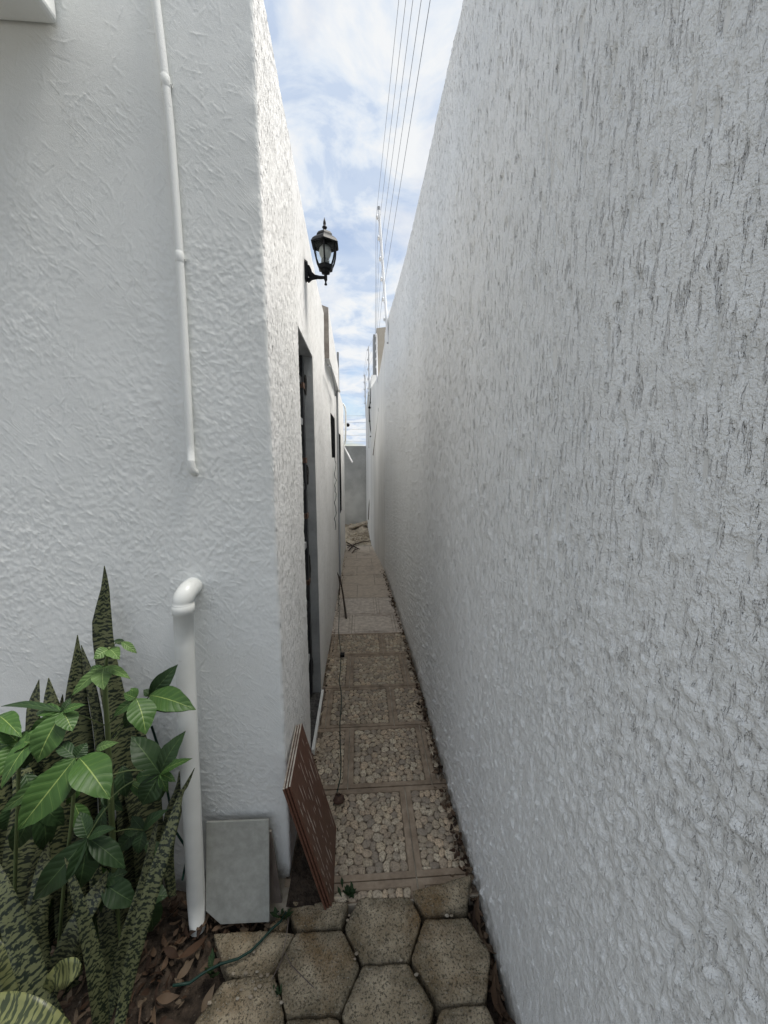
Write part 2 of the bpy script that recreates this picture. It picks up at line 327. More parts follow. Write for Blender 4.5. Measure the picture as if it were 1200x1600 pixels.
mw = N(nt, 'ShaderNodeVectorMath', operation='MULTIPLY'); mw.inputs[1].default_value = (1.1, .22, 1); nt.links.new(va.outputs[0], mw.inputs[0])
nw = N(nt, 'ShaderNodeTexNoise', i_Scale=1.3, i_Detail=2.0); nt.links.new(mw.outputs[0], nw.inputs['Vector'])
wave = math_node(nt, 'SINE', math_node(nt, 'ADD', math_node(nt, 'MULTIPLY', sv_.outputs[1], 4.6), math_node(nt, 'MULTIPLY', nw.outputs['Fac'], 16.0)))
band_ = math_node(nt, 'ADD', math_node(nt, 'MULTIPLY', wave, .085), n.outputs['Fac'])
r = N(nt, 'ShaderNodeValToRGB'); r.color_ramp.elements[0].position = .46; r.color_ramp.elements[1].position = .52
r.color_ramp.elements[0].color = (.006,.012,.006,1); r.color_ramp.elements[1].color = (.095,.105,.05,1)
nt.links.new(band_, r.inputs[0]); nt.links.new(r.outputs[0], b.inputs['Base Color'])
M_snake_y = M_snake.copy(); M_snake_y.name = 'yellow_banded_blade'
for q in M_snake_y.node_tree.nodes:
    if q.type == 'VALTORGB': q.color_ramp.elements[0].color = (.03,.04,.014,1); q.color_ramp.elements[1].color = (.15,.16,.06,1)
    if q.type == 'MAPPING': q.inputs['Scale'].default_value = (1.0, 110, 1)
# glossy compound leaf with ribs
def leaf_mat(name, dark, light, rib):
    m = mat(name, dark, .5, spec=.28); nt = m.node_tree; b = nt.nodes['Principled BSDF']; tc = N(nt, 'ShaderNodeTexCoord'); s = N(nt, 'ShaderNodeSeparateXYZ')
    nt.links.new(tc.outputs['UV'], s.inputs[0])
    au = math_node(nt, 'ABSOLUTE', math_node(nt, 'SUBTRACT', s.outputs[0], .5))
    ph = math_node(nt, 'MULTIPLY', math_node(nt, 'SUBTRACT', s.outputs[1], math_node(nt, 'MULTIPLY', au, .35)), 46.0)
    sv = math_node(nt, 'SINE', ph)
    n = N(nt, 'ShaderNodeTexNoise', i_Scale=35.0, i_Detail=4.0); nt.links.new(tc.outputs['Object'], n.inputs['Vector'])
    x = N(nt, 'ShaderNodeMix', data_type='RGBA'); nt.links.new(n.outputs['Fac'], x.inputs[0]); x.inputs[6].default_value = (*dark, 1); x.inputs[7].default_value = (*light, 1)
    veinmask = math_node(nt, 'MULTIPLY', math_node(nt, 'GREATER_THAN', sv, .96), .16)
    y = N(nt, 'ShaderNodeMix', data_type='RGBA'); nt.links.new(veinmask, y.inputs[0]); nt.links.new(x.outputs[2], y.inputs[6]); y.inputs[7].default_value = (*rib, 1)
    z = N(nt, 'ShaderNodeMix', data_type='RGBA'); nt.links.new(math_node(nt, 'LESS_THAN', au, .016), z.inputs[0]); nt.links.new(y.outputs[2], z.inputs[6]); z.inputs[7].default_value = (*rib, 1)
    nt.links.new(z.outputs[2], b.inputs['Base Color'])
    bn = N(nt, 'ShaderNodeBump'); bn.inputs['Distance'].default_value = .0007; nt.links.new(math_node(nt, 'ABSOLUTE', math_node(nt, 'SINE', math_node(nt, 'MULTIPLY', ph, .5))), bn.inputs['Height']); nt.links.new(bn.outputs[0], b.inputs['Normal'])
    return m
M_leaf = leaf_mat('green_leaf', (.024,.060,.014), (.05,.108,.022), (.18,.24,.07))
M_leaf_d = leaf_mat('deep_green_leaf', (.013,.030,.010), (.024,.052,.016), (.06,.10,.035))
M_leaf_y = leaf_mat('young_leaf', (.05,.095,.025), (.085,.15,.04), (.2,.28,.1))
M_stem = mat('green_stem', (.09,.12,.045), .6)

# ================================================================== GROUND
gm = MB()
M_yard = mat('yard_concrete', (.13,.12,.1), .9); varied(M_yard, (.09,.08,.065), (.17,.16,.135), 3)
o = MB().add([(-60,-60,-.09),(60,-60,-.09),(60,60,-.09),(-60,60,-.09)], [(0,1,2,3)]).obj('ground', M_yard); tag(o, kind='structure')
# soil bed with relief under the plants and around the stones
ys = np.linspace(.05, 1.22, 130); xs = np.linspace(-1.75, .45, 190); XX, YY = np.meshgrid(xs, ys)
f1 = fnoise((130,190), .0135, .03, .03, 3); f2 = fnoise((130,190), .0135, .12, .12, 4)
ZZ = -.05 + .006*f1 + .008*f2 + .02*np.clip((-.45-XX)/.3, 0, 1)
link('soil_bed', grid_mesh('soil_bed', np.stack([XX, YY, ZZ], -1), M_soil)); tag(bpy.data.objects['soil_bed'], kind='structure')

# ================================================================== RIGHT BOUNDARY WALL
def rx(y): return np.interp(y, [-4,.8,1.5,2.4,3.5,4.76], [.405,.402,.386,.382,.353,.309])
def rtop(y): return np.interp(y, [-4,1.6,2.2,3.05,4.34,4.76], [3.17,3.155,3.14,3.06,3.05,3.0])
bw = empty('boundary_wall', (.39, 2, -.06), 'tall white boundary wall along the right of the alley with vertically raked render', 'wall')
cols_ = [.18]
while cols_[-1] < 4.76: cols_.append(cols_[-1] + min(.03, max(.0022, cols_[-1]**2/150*.72)))
cols_[-1] = 4.76; cy = np.array(cols_); rows = 950
T = np.linspace(0, 1, rows)[:, None]; YY = np.repeat(cy[None, :], rows, 0); ZZ = -.08 + (rtop(YY)+.08)*T
st = .0035; shp = (int(3.3/st), int(5.0/st))
g1 = fnoise(shp, st, .0040, .0044, 11)                        # grains
g2 = fnoise(shp, st, .0036, .017, 12)                         # rake marks
g3 = fnoise(shp, st, .012, .016, 13); g4 = fnoise(shp, st, .10, .14, 14); g5 = fnoise(shp, st, .006, .16, 15)
g6 = fnoise(shp, st, .25, .3, 16)
dens = np.clip(.55 + .45*g6, .1, 1.3)
zw_ = np.clip(.35+(np.arange(shp[0])*st-.1)/2.2, .3, 1)[:,None]
H = .0019*g1*dens*(1.6-zw_) - .0048*zw_*np.clip(g2-.75, 0, 1.6)*np.clip(1.05+.25*g4, .5, 1.5) - .0022*zw_*np.clip(g5-.9, 0, 2) + .0007*g3 + .0036*np.clip(g3*.3+g1*.85-1.1, 0, 1.5)*(1.3-zw_) + .0008*g4
HH = sample(H, st, 0, -.1, YY, ZZ)
edge = np.clip((rtop(YY)-ZZ)/.02, 0, 1); XXw = rx(YY) - HH + .012*(1-edge)**2
P = np.stack([XXw, YY, ZZ], -1)
w = link('wall', grid_mesh('boundary_wall', P[:, ::-1], M_right), bw)
b_ = MB()
yy = np.linspace(.18, 4.75, 12)
vs = []; 
for y in yy: vs += [(rx(y)+.006, y, -.09), (rx(y)+.006, y, rtop(y)-.006), (.6, y, rtop(y)-.006), (.6, y, -.09)]
fs = [(i*4+k, i*4+(k+1)%4, i*4+4+(k+1)%4, i*4+4+k) for i in range(len(yy)-1) for k in range(4)] + [(0,1,2,3), tuple((len(yy)-1)*4+k for k in (3,2,1,0))]
b_.add(vs, fs); b_.obj('wall_core', M_far, bw)
MB().box((.402,-4,-.09), (.6,.179,3.17)).obj('wall_end_bay', M_right, bw)

# ================================================================== HOUSE (left)
def ltop(y): return np.interp(y, [1.0,1.27,1.61,1.94,2.43,2.95,3.65,4.1,5.7,6.1], [2.83,2.783,2.727,2.676,2.6,2.56,2.45,2.33,2.33,2.3])
house = empty('white_house', (-1.2, 3, -.06), 'white rendered house wall on the left with trowelled front and a doorway in the alley', 'house')
CX, CY, DOOR0, DOOR1 = -.262, 1.152, 1.715, 2.2
rad = .012
path = []; nrm = []; par = []
xs_ = np.arange(-2.3, -1.4, .02).tolist() + np.arange(-1.4, CX-rad, .0023).tolist()
for x in xs_: path.append((x, CY)); nrm.append((0,-1))
for k in range(5):
    a = -math.pi/2 + (k/4)*math.pi/2; path.append((CX-rad+rad*math.cos(a), CY+rad+rad*math.sin(a))); nrm.append((math.cos(a), math.sin(a)))
for y in np.arange(CY+rad+.004, DOOR0-.006, .0045): path.append((CX, y)); nrm.append((1,0))
for k in range(4):
    a = (k/3)*math.pi/2; path.append((CX-.006+.006*math.cos(a), DOOR0-.006+.006*math.sin(a))); nrm.append((math.cos(a), math.sin(a)))
for x in np.linspace(CX-.02, CX-.16, 14): path.append((x, DOOR0)); nrm.append((0,1))
path = np.array(path); nrm = np.array(nrm); seg = np.r_[0, np.cumsum(np.hypot(*np.diff(path, axis=0).T))]
rows = 1150; T = np.linspace(0,1,rows)[:,None]; SS = np.repeat(seg[None,:], rows, 0)
tops = np.where(path[:,0] < CX-.02, 3.3, ltop(path[:,1])); tops = np.where(path[:,1] > CY+.03, ltop(path[:,1]), 3.3)
kx = np.clip((path[:,1]-CY)/.02, 0, 1); tops = 3.3*(1-kx) + ltop(path[:,1])*kx
tops = np.where(path[:,1] <= CY+.001, 2.84, ltop(np.maximum(path[:,1], CY)))
ZZ = -.08 + (tops[None,:]+.08)*T
st = .0025; st = .0018; shp = (int(3.0/st), int((seg[-1]+.05)/st))
H = np.zeros(shp)
s_corner = seg[len(xs_)]
def strokes(H, n, angs, lmin, lmax, wmin, wmax, amp, s0, s1, seed):
    g = np.random.default_rng(seed)
    clus = g.uniform([s0, 0], [s1, 2.9], (max(8, n//14), 2)); cang = g.choice(len(angs), len(clus)); 
    for i in range(n):
        k = g.integers(len(clus)); cx_, cz = clus[k] + g.normal(0, .045, 2)
        mu, sg = angs[cang[k]]; a = math.radians(g.normal(mu, sg)); L = g.uniform(lmin, lmax)**1.0; w = g.uniform(wmin, wmax); am = amp*g.uniform(.4, 1.3)*g.choice([1,1,1,-1])
        ex = abs(math.cos(a))*L/2+3*w; ez = abs(math.sin(a))*L/2+3*w
        j0, j1 = int((cx_-ex)/st), int((cx_+ex)/st)+1; i0, i1 = int((cz-ez)/st), int((cz+ez)/st)+1
        j0 = max(j0, int(s0/st)); i0 = max(i0, 0); j1 = min(j1, int(s1/st)); i1 = min(i1, H.shape[0])
        if j1 <= j0 or i1 <= i0: continue
        X, Z = np.meshgrid((np.arange(j0,j1)+.5)*st-cx_, (np.arange(i0,i1)+.5)*st-cz)
        u = X*math.cos(a)+Z*math.sin(a); v = -X*math.sin(a)+Z*math.cos(a) + .0006*np.sin(u*90+i)
        v = v + u*u*g.normal(0, .25)
        H[i0:i1, j0:j1] += am*np.exp(-(v/w)**2)*np.clip((L/2-np.abs(u))/.008, 0, 1)*(.7+.3*np.sin(u*300+i))
strokes(H, 13000, [(-48,9), (62,10), (-50,14), (-28,18), (75,12)], .008, .055, .0008, .0014, .00135, .7, s_corner, 5)
n1_ = fnoise(shp, st, .004, .004, 21); n2_ = fnoise(shp, st, .02, .02, 22); n3_ = fnoise(shp, st, .12, .12, 23)
n4_ = fnoise(shp, st, .003, .022, 24)
front = (np.arange(shp[1])*st < s_corner).astype(float)[None,:]
H += front*(.00022*n1_*np.clip(n3_+1,.2,2) + .00015*n2_) + .0005*n3_
H += (1-front)*(.0004*n1_ - .0010*np.clip(n4_-.8,0,2) + .0003*n2_)
ragged = np.exp(-((np.arange(shp[1])*st - s_corner)/.02)**2)[None,:]
H += ragged*(.0005*n2_)
HH = sample(H, st, 0, -.1, SS, ZZ)
# the render is worn and undercut at the foot of the corner
foot = np.exp(-np.clip(ZZ-.0,0,9)/.05)*(SS > s_corner-.45)
HH = HH - .008*foot*(1+.8*sample(n3_, st, 0, -.1, SS, ZZ))
PX = path[None,:,0] + nrm[None,:,0]*HH; PY = path[None,:,1] + nrm[None,:,1]*HH
n_front = len(xs_)+2
P = np.stack([PX, PY, ZZ], -1)
me = grid_mesh('house_wall', P, M_house); me.materials.append(M_side); me.materials.append(M_reveal)
ci = np.tile(np.arange(P.shape[1]-1), P.shape[0]-1); mi = np.where(ci < n_front, 0, np.where(ci < P.shape[1]-14, 1, 2)).astype(np.int32)
me.polygons.foreach_set('material_index', mi)
link('wall', me, house)
# alley side beyond the doorway: panels with window openings
def panel(mb, y0, y1, z0=None, z1=None, x0=-.40, x1=CX):
    a, b = (ltop(y0), ltop(y1)) if z1 is None else (z1, z1); z0 = -.09 if z0 is None else z0
    mb.add([(x0,y0,z0),(x1,y0,z0),(x1,y1,z0),(x0,y1,z0),(x0,y0,a),(x1,y0,a),(x1,y1,b),(x0,y1,b)], [(0,3,2,1),(4,5,6,7),(0,1,5,4),(1,2,6,5),(2,3,7,6),(3,0,4,7)])
W1 = (3.45, 3.97, 1.5, 1.9); W2 = (4.5, 5.1, .79, 1.8)
mb = MB()
# one skin of small quads, so that the surface undulates a little
def side_skin():
    ysk = sorted(set(np.round(np.concatenate([np.linspace(DOOR1, 6.1, 90), [W1[0],W1[1],W2[0],W2[1]]]), 3)))
    for i in range(len(ysk)-1):
        a, b = ysk[i], ysk[i+1]; zz = [-.09]; m = (a+b)/2; holes = [w for w in (W1, W2) if w[0] < m < w[1]]
        spans = [(-.09, None)]
        if holes: spans = [(-.09, holes[0][2]), (holes[0][3], None)]
        for z0, z1 in spans:
            ta, tb = (ltop(a), ltop(b)) if z1 is None else (z1, z1); nz = 24
            wv = lambda y, z: CX + .005*smooth_noise(y*1.3, z*1.7)*min(1, max(0, (y-DOOR1)*5))*(0.3 if holes else 1)
            vs = []; fs = []
            for k in range(nz+1):
                t = k/nz; vs += [(wv(a, z0+(ta-z0)*t), a, z0+(ta-z0)*t), (wv(b, z0+(tb-z0)*t), b, z0+(tb-z0)*t)]
            for k in range(nz): fs.append((2*k, 2*k+1, 2*k+3, 2*k+2))
            mb.add(vs, fs)
side_skin()
mb.obj('alley_wall', M_side, house)
mb = MB()
panel(mb, DOOR0-.05, DOOR1+.001, 2.06)           # lintel over the doorway
for (a,b,z0,z1) in ((DOOR1,W1[0],None,None),(W1[0],W1[1],None,W1[2]),(W1[0],W1[1],W1[3],None),(W1[1],W2[0],None,None),(W2[0],W2[1],None,W2[2]),(W2[0],W2[1],W2[3],None),(W2[1],6.1,None,None)):
    panel(mb, a, b, z0, z1, -.42, CX-.012 if not(a==DOOR1) else CX-.012)
mb.obj('wall_core', M_side, house)
MB().box((CX-.012,DOOR1-.0,-.09),(CX-.002,DOOR1+.004,2.06)).obj('door_reveal', M_reveal, house)
MB().box((-.42, DOOR1-.004, -.09), (CX-.004, DOOR1, 2.06)).obj('door_reveal', M_reveal, house)
MB().box((-.42, DOOR0+.003, 2.056), (CX-.004, DOOR1-.005, 2.0585)).obj('lintel_soffit', M_reveal, house)
MB().box((-4.2,1.19,2.5),(-.30,6.0,2.515)).obj('roof', M_rawband, house)
MB().box((-4.2,5.98,-.09),(-.42,6.1,2.3)).obj('rear_wall', M_side, house)
MB().box((-4.2,1.18,-.09),(-2.25,1.3,2.84)).obj('front_wall_extension', M_house, house)
# raw concrete coping end with white band behind it
band = MB(); xb = CX+.036
band.add([(CX-.02,2.96,2.24),(xb,2.96,2.24),(xb,4.3,2.22),(CX-.02,4.3,2.22),(CX-.02,2.96,2.62),(xb,2.96,2.60),(xb,4.3,2.44),(CX-.02,4.3,2.45)], [(0,3,2,1),(4,5,6,7),(0,1,5,4),(1,2,6,5),(2,3,7,6),(3,0,4,7)])
bo = band.obj('parapet_band', M_side, house); bo.data.materials.append(M_rawband); bo.data.polygons[2].material_index = 1
# overhanging slab over the garden bed, top left
sb = MB().box((-4, .55, 2.57), (-.744, 1.148, 2.80)).obj('canopy_slab', M_house, house); bevel(sb, .012, 3)
# door in the recess
door = MB().box((-.36,DOOR0+.005,.03),(-.335,DOOR1-.01,2.05)).obj('door', M_dark, house)
fr = MB()
fr.box((-.333,DOOR1-.055,.04),(-.312,DOOR1-.008,2.05)); fr.obj('door_stile', M_dark, door)
for i, z in enumerate((.28,.62,.98,1.32,1.68,1.9)):
    MB().box((-.333,DOOR0+.02,z),(-.318,DOOR1-.058,z+.035)).obj('door_rail', M_dark if i % 2 else M_grey, door)
for z in (.75,1.15,1.47,1.88):
    MB().box((-.334,DOOR1-.06,z),(-.308,DOOR1-.004,z+.03)).obj('hinge_block', M_rust, door)
# chipped plaster patches on the reveal
def blob(mb, c, r, seed, sq=(1,1,1), n=9):
    g = random.Random(seed); vs = []; fs = []
    for i in range(1, n):
        for k in range(n*2):
            th = math.pi*i/n; ph = math.pi*k/n; q = r*(1+.35*(g.random()-.5))
            vs.append((c[0]+q*sq[0]*math.sin(th)*math.cos(ph), c[1]+q*sq[1]*math.sin(th)*math.sin(ph), c[2]+q*sq[2]*math.cos(th)))
    m = n*2; fs = [(i*m+k, i*m+(k+1)%m, (i+1)*m+(k+1)%m, (i+1)*m+k) for i in range(n-2) for k in range(m)]
    fs += [tuple(range(m)), tuple(reversed(range((n-2)*m, (n-1)*m)))]
    mb.add(vs, fs)
for i, (px, py, h) in enumerate(((479.0,602,.07),(482,742,.07),(485,885,.09),(489,1042,.085))):
    p = on_y(px, py, DOOR1-.004); mb = MB(); blob(mb, (p.x-.006, DOOR1-.006, p.z), 1, i+3, (.009,.005,h*.8)); mb.obj('broken_plaster', M_mortar, house)
sill = MB().box((-.262,DOOR0+.001,-.02),(-.247,DOOR1+.01,.028)).obj('door_sill', M_pvc, house); MB().box((-.42,DOOR0+.001,-.02),(-.2625,DOOR1-.005,.02)).obj('recess_floor', M_mortar, house)
# windows on the alley side
for (a,b,z0,z1) in (W1, W2):
    wn = MB(); t=.022; x0, x1 = -.286, -.270
    wn.box((x0,a,z0),(x1,a+t,z1)); wn.box((x0,b-t,z0),(x1,b,z1)); wn.box((x0,a+t,z0),(x1,b-t,z0+t)); wn.box((x0,a+t,z1-t),(x1,b-t,z1)); wn.box((x0,a+t,(z0+z1)/2),(x1,b-t,(z0+z1)/2+t))
    wo_ = wn.obj('window', M_black, house)
    MB().box((-.282,a+t,z0+t),(-.278,b-t,z1-t)).obj('pane', M_win, wo_)
    nb = 5 if b-a < .55 else 6
    for k in range(nb):
        y = a+.05+(b-a-.1)*k/(nb-1); g_ = MB().tube([(-.266,y,z0),(-.266,y,z1)], .006, 6); g_.obj('grille_bar', M_black, wo_)

# ================================================================== FAR WALLS
nw = empty('neighbour_wall', (.25,5.5,-.06), 'shorter white wall angled inward beyond the vertical joint on the right', 'wall')
def prism_wall(name, m, pts, tops, th, parent, z0=-.09):
    mb = MB(); vs = []
    for (x,y), t in zip(pts, tops): vs += [(x,y,z0),(x,y,t),(x+th,y,t),(x+th,y,z0)]
    k_ = len(pts); fs = [(i*4+k, i*4+(k+1)%4, i*4+4+(k+1)%4, i*4+4+k) for i in range(k_-1) for k in range(4)] + [(3,2,1,0), tuple((k_-1)*4+k for k in (0,1,2,3))]
    mb.add(vs, fs); return mb.obj(name, m, parent)
prism_wall('wall', M_far, [(.313,4.765),(.27,5.3),(.225,5.8),(.177,6.36)], [2.92,2.64,2.62,2.62], .3, nw)
MB().box((.318,4.745,-.09),(.33,4.764,2.95)).obj('joint_strip', M_rawband, nw)
rw = empty('rear_side_wall', (.2,7.2,-.06), 'narrow off-white wall at the far right end of the alley, next to the grey wall', 'wall')
prism_wall('wall', M_far, [(.182,6.365),(.15,7.2),(.122,8.03)], [2.78,2.66,2.5], .3, rw)
MB().box((.19,6.34,2.63),(.30,6.46,2.84)).obj('wall_cap', M_far, rw)
ew = empty('grey_end_wall', (-.6,8.1,-.06), 'bare grey cement wall closing the far end of the alley', 'wall')
MB().box((-3,8.05,-.09),(.5,8.2,1.745)).obj('wall', M_cem, ew)
bb = empty('beige_building', (1.2,8,-.06), 'beige building rising behind the right wall beside the fence posts', 'building')
o = MB().add([(.31,7.0,-.09),(2.5,7.0,-.09),(2.5,9,-.09),(.31,9,-.09),(.31,7.0,3.78),(2.5,7.0,4.05),(2.5,9,4.05),(.31,9,3.78)], [(0,3,2,1),(4,5,6,7),(0,1,5,4),(1,2,6,5),(2,3,7,6),(3,0,4,7)]).obj('wall', M_beige, bb)
MB().box((.255,7.15,-.09),(.306,7.5,3.72)).obj('drain_pier', M_grey, bb)

# ================================================================== SIDE PATH with pebble tiles
side = empty('side_path', (.06,3.5,-.02), kind='structure')
pb = MB().box((-.33,1.06,-.088),(.42,6.45,-.0066)).obj('path_bed', M_grout, side)
ROWS = [.735,1.125,1.505,1.897,2.262,2.673,3.025,3.408,3.86,4.25,4.64,5.03,5.42,5.81,6.2]
XJ = [.189,.189,-.072,.179,-.087,.165,-.09,.15,-.05,.16,-.06,.15,-.07,.14]
TW = .391
XL, XR = -.262, .40
pebble_meshes = []
for i in range(8):
    g = random.Random(i+40); mb = MB(); n = 12; ph0 = g.random()*6
    rr = [1+.10*math.sin(2*math.pi*k/n*2+ph0)+.06*g.uniform(-1,1)+.05*math.sin(2*math.pi*k/n*3+ph0*2) for k in range(n)]
    vs = [];
    for q, z in ((1.0,-.35),(1.0,.25),(.86,.72),(.5,.96)):
        vs += [(.5*q*rr[k]*math.cos(2*math.pi*k/n), .5*q*rr[k]*math.sin(2*math.pi*k/n), z) for k in range(n)]
    vs.append((0,0,1.0))
    fs = [(j*n+k, j*n+(k+1)%n, (j+1)*n+(k+1)%n, (j+1)*n+k) for j in range(3) for k in range(n)] + [(3*n+k, 3*n+(k+1)%n, 4*n) for k in range(n)]
    mb.add(vs, fs); pebble_meshes.append((mb.mesh('pebble', M_peb, True), vs, fs))
def pack(x0, x1, y0, y1, size, seed):
    """relaxed packing -> list of (x, y, a, b, angle)"""
    g = np.random.default_rng(seed); n = max(1, int((x1-x0)*(y1-y0)/(size*size*.86)))
    P = g.uniform([x0,y0], [x1,y1], (n,2)); s = size/9
    X, Y = np.meshgrid(np.arange(x0+s/2, x1, s), np.arange(y0+s/2, y1, s)); Q = np.stack([X.ravel(), Y.ravel()], 1)
    wts = g.uniform(.0, .00028, n)
    for it in range(9):
        d = ((Q[:,None,:]-P[None,:,:])**2).sum(-1) - wts[None,:]; own = d.argmin(1)
        for k in range(n):
            m = own == k
            if m.any() and it < 8: P[k] = P[k]*.35 + Q[m].mean(0)*.65
    out = []
    for k in range(n):
        m = own == k
        if m.sum() < 12: continue
        q = Q[m]; c = q.mean(0); C = np.cov((q-c).T); ev, U = np.linalg.eigh(C)
        a, b = 4*math.sqrt(max(ev[1],1e-9)), 4*math.sqrt(max(ev[0],1e-9))
        out.append((c[0], c[1], a*.95, b*.95, math.atan2(U[1,1], U[0,1])))
    return out
n_single = 0
for ri in range(len(ROWS)-1):
    y0, y1 = ROWS[ri], ROWS[ri+1]; xj = XJ[ri]; k0 = math.floor((XL-xj)/TW)
    for k in range(k0, 4):
        tx0, tx1 = xj+k*TW, xj+(k+1)*TW
        if tx1 < XL+.01 or tx0 > XR-.01: continue
        g_ = .0028; fx0, fx1 = max(tx0+g_, XL-.02), min(tx1-g_, XR+.01); fy0, fy1 = y0+g_, y1-g_
        if ri == 0: fy0 = 1.065; fx0 = max(fx0, -.104)
        if fx1-fx0 < .012: continue
        bdr = .024; px0, px1 = max(tx0+bdr, fx0), min(tx1-bdr, fx1); py0, py1 = (y0+bdr if ri else fy0), y1-bdr
        tilt = random.uniform(-.0008,.0008)
        mb = MB()
        if ri <= 5 and px1-px0 > .012:
            # raised frame around a recessed bed
            Z, zb = 0.0+tilt, -.0048+tilt
            O = [(fx0,fy0),(fx1,fy0),(fx1,fy1),(fx0,fy1)]; I = [(px0,py0),(px1,py0),(px1,py1),(px0,py1)]
            I2 = [(px0+.002,py0+.002),(px1-.002,py0+.002),(px1-.002,py1-.002),(px0+.002,py1-.002)]
            vs = [(x,y,-.02) for x,y in O] + [(x,y,Z) for x,y in O] + [(x,y,Z) for x,y in I] + [(x,y,zb) for x,y in I2]
            fs = []
            for q in range(4):
                w_ = (q+1)%4; fs += [(q,w_,4+w_,4+q), (4+q,4+w_,8+w_,8+q), (8+q,8+w_,12+w_,12+q)]
            mb.add(vs, fs + [(12,13,14,15)])
            t = mb.obj('tile', M_frame, side); t.data.materials.append(M_bed); t.data.polygons[-1].material_index = 1
            # thin inner line of the frame
            pk = pack(px0+.002, px1-.002, py0+.002, py1-.002,   .031, ri*17+k+50)
            joined = MB()
            for (cx_, cy_, a, b, an) in pk:
                if cx_ < XL+.012-(.0) or cx_ > rx(cy_)-.01: continue
                me_, vs_, fs_ = random.choice(pebble_meshes)
                sc = Vector((a, b, random.uniform(.0045,.0066)))
                M_ = Matrix.Translation((cx_, cy_, zb)) @ Matrix.Rotation(an, 4, 'Z') @ Matrix.Diagonal((*sc, 1))
                if ri <= 2 and n_single < 300:
                    p = bpy.data.objects.new('pebble', me_); col.objects.link(p); p.parent = t
                    L = side.location + t.location; p.location = Vector((cx_, cy_, zb)) - L; p.rotation_euler = (random.uniform(-.03,.03), random.uniform(-.03,.03), an); p.scale = sc; n_single += 1
                else: joined.add([M_ @ Vector(v) for v in vs_], fs_)
            if joined.v:
                j = joined.obj('pebble_relief', M_peb, t, True); j['kind'] = 'stuff'
        else:
            mb.box((fx0,fy0,-.02), (fx1,fy1,-.001+tilt)); t = mb.obj('tile', M_worn if ri <= 7 else M_worn2, side); bevel(t, .002, 1)
            if ri <= 7:
                mb = MB(); z = tilt-.0008
                for (a_,b_,c_,d_) in ((px0,py0,px1,py0+.003),(px0,py1-.003,px1,py1),(px0,py0+.003,px0+.003,py1-.003),(px1-.003,py0+.003,px1,py1-.003)):
                    if b_ < d_ and a_ < c_: mb.box((a_,b_,z), (c_,d_,z+.0012))
                mb.obj('raised_line', M_frame, t)
# dust and rubble behind the last row
ys = np.linspace(6.2, 8.06, 60); xs = np.linspace(-.9, .3, 50); XX, YY = np.meshgrid(xs, ys)
f = fnoise((60,50), .03, .07, .07, 31)
ZZ = -.01 + np.clip((YY-6.3)/1.2, 0, 1)*.07 + .022*f*np.clip((YY-6.3)*3,0,1) + .05*np.clip((XX+.1)*3,0,1)*np.clip((YY-7)*2,0,1)
tag(link('rubble_ground', grid_mesh('rubble_ground', np.stack([XX,YY,ZZ],-1), M_sandy)), kind='structure')
mb = MB()
for i in range(160):
    x, y = random.uniform(-.26,.16), random.uniform(6.35,7.95); blob(mb, (x,y,.0+max(0,(y-6.3)/1.2)*.065), random.uniform(.008,.03), i, (1,1,.7), 4)
tag(mb.obj('rubble', M_sandy, smooth=False), 'loose pale rubble heaped at the foot of the grey end wall', 'rubble', kind='stuff')
pl = MB(); M_ = Matrix.Translation((-.02,7.55,.14)) @ Matrix.Rotation(.25,4,'Z') @ Matrix.Rotation(-.25,4,'Y')
pl.box((-.24,-.1,-.012),(.2,.1,.012), M_); tag(pl.obj('broken_slab', M_sandy), 'pale broken slab lying on the rubble before the grey wall', 'slab')

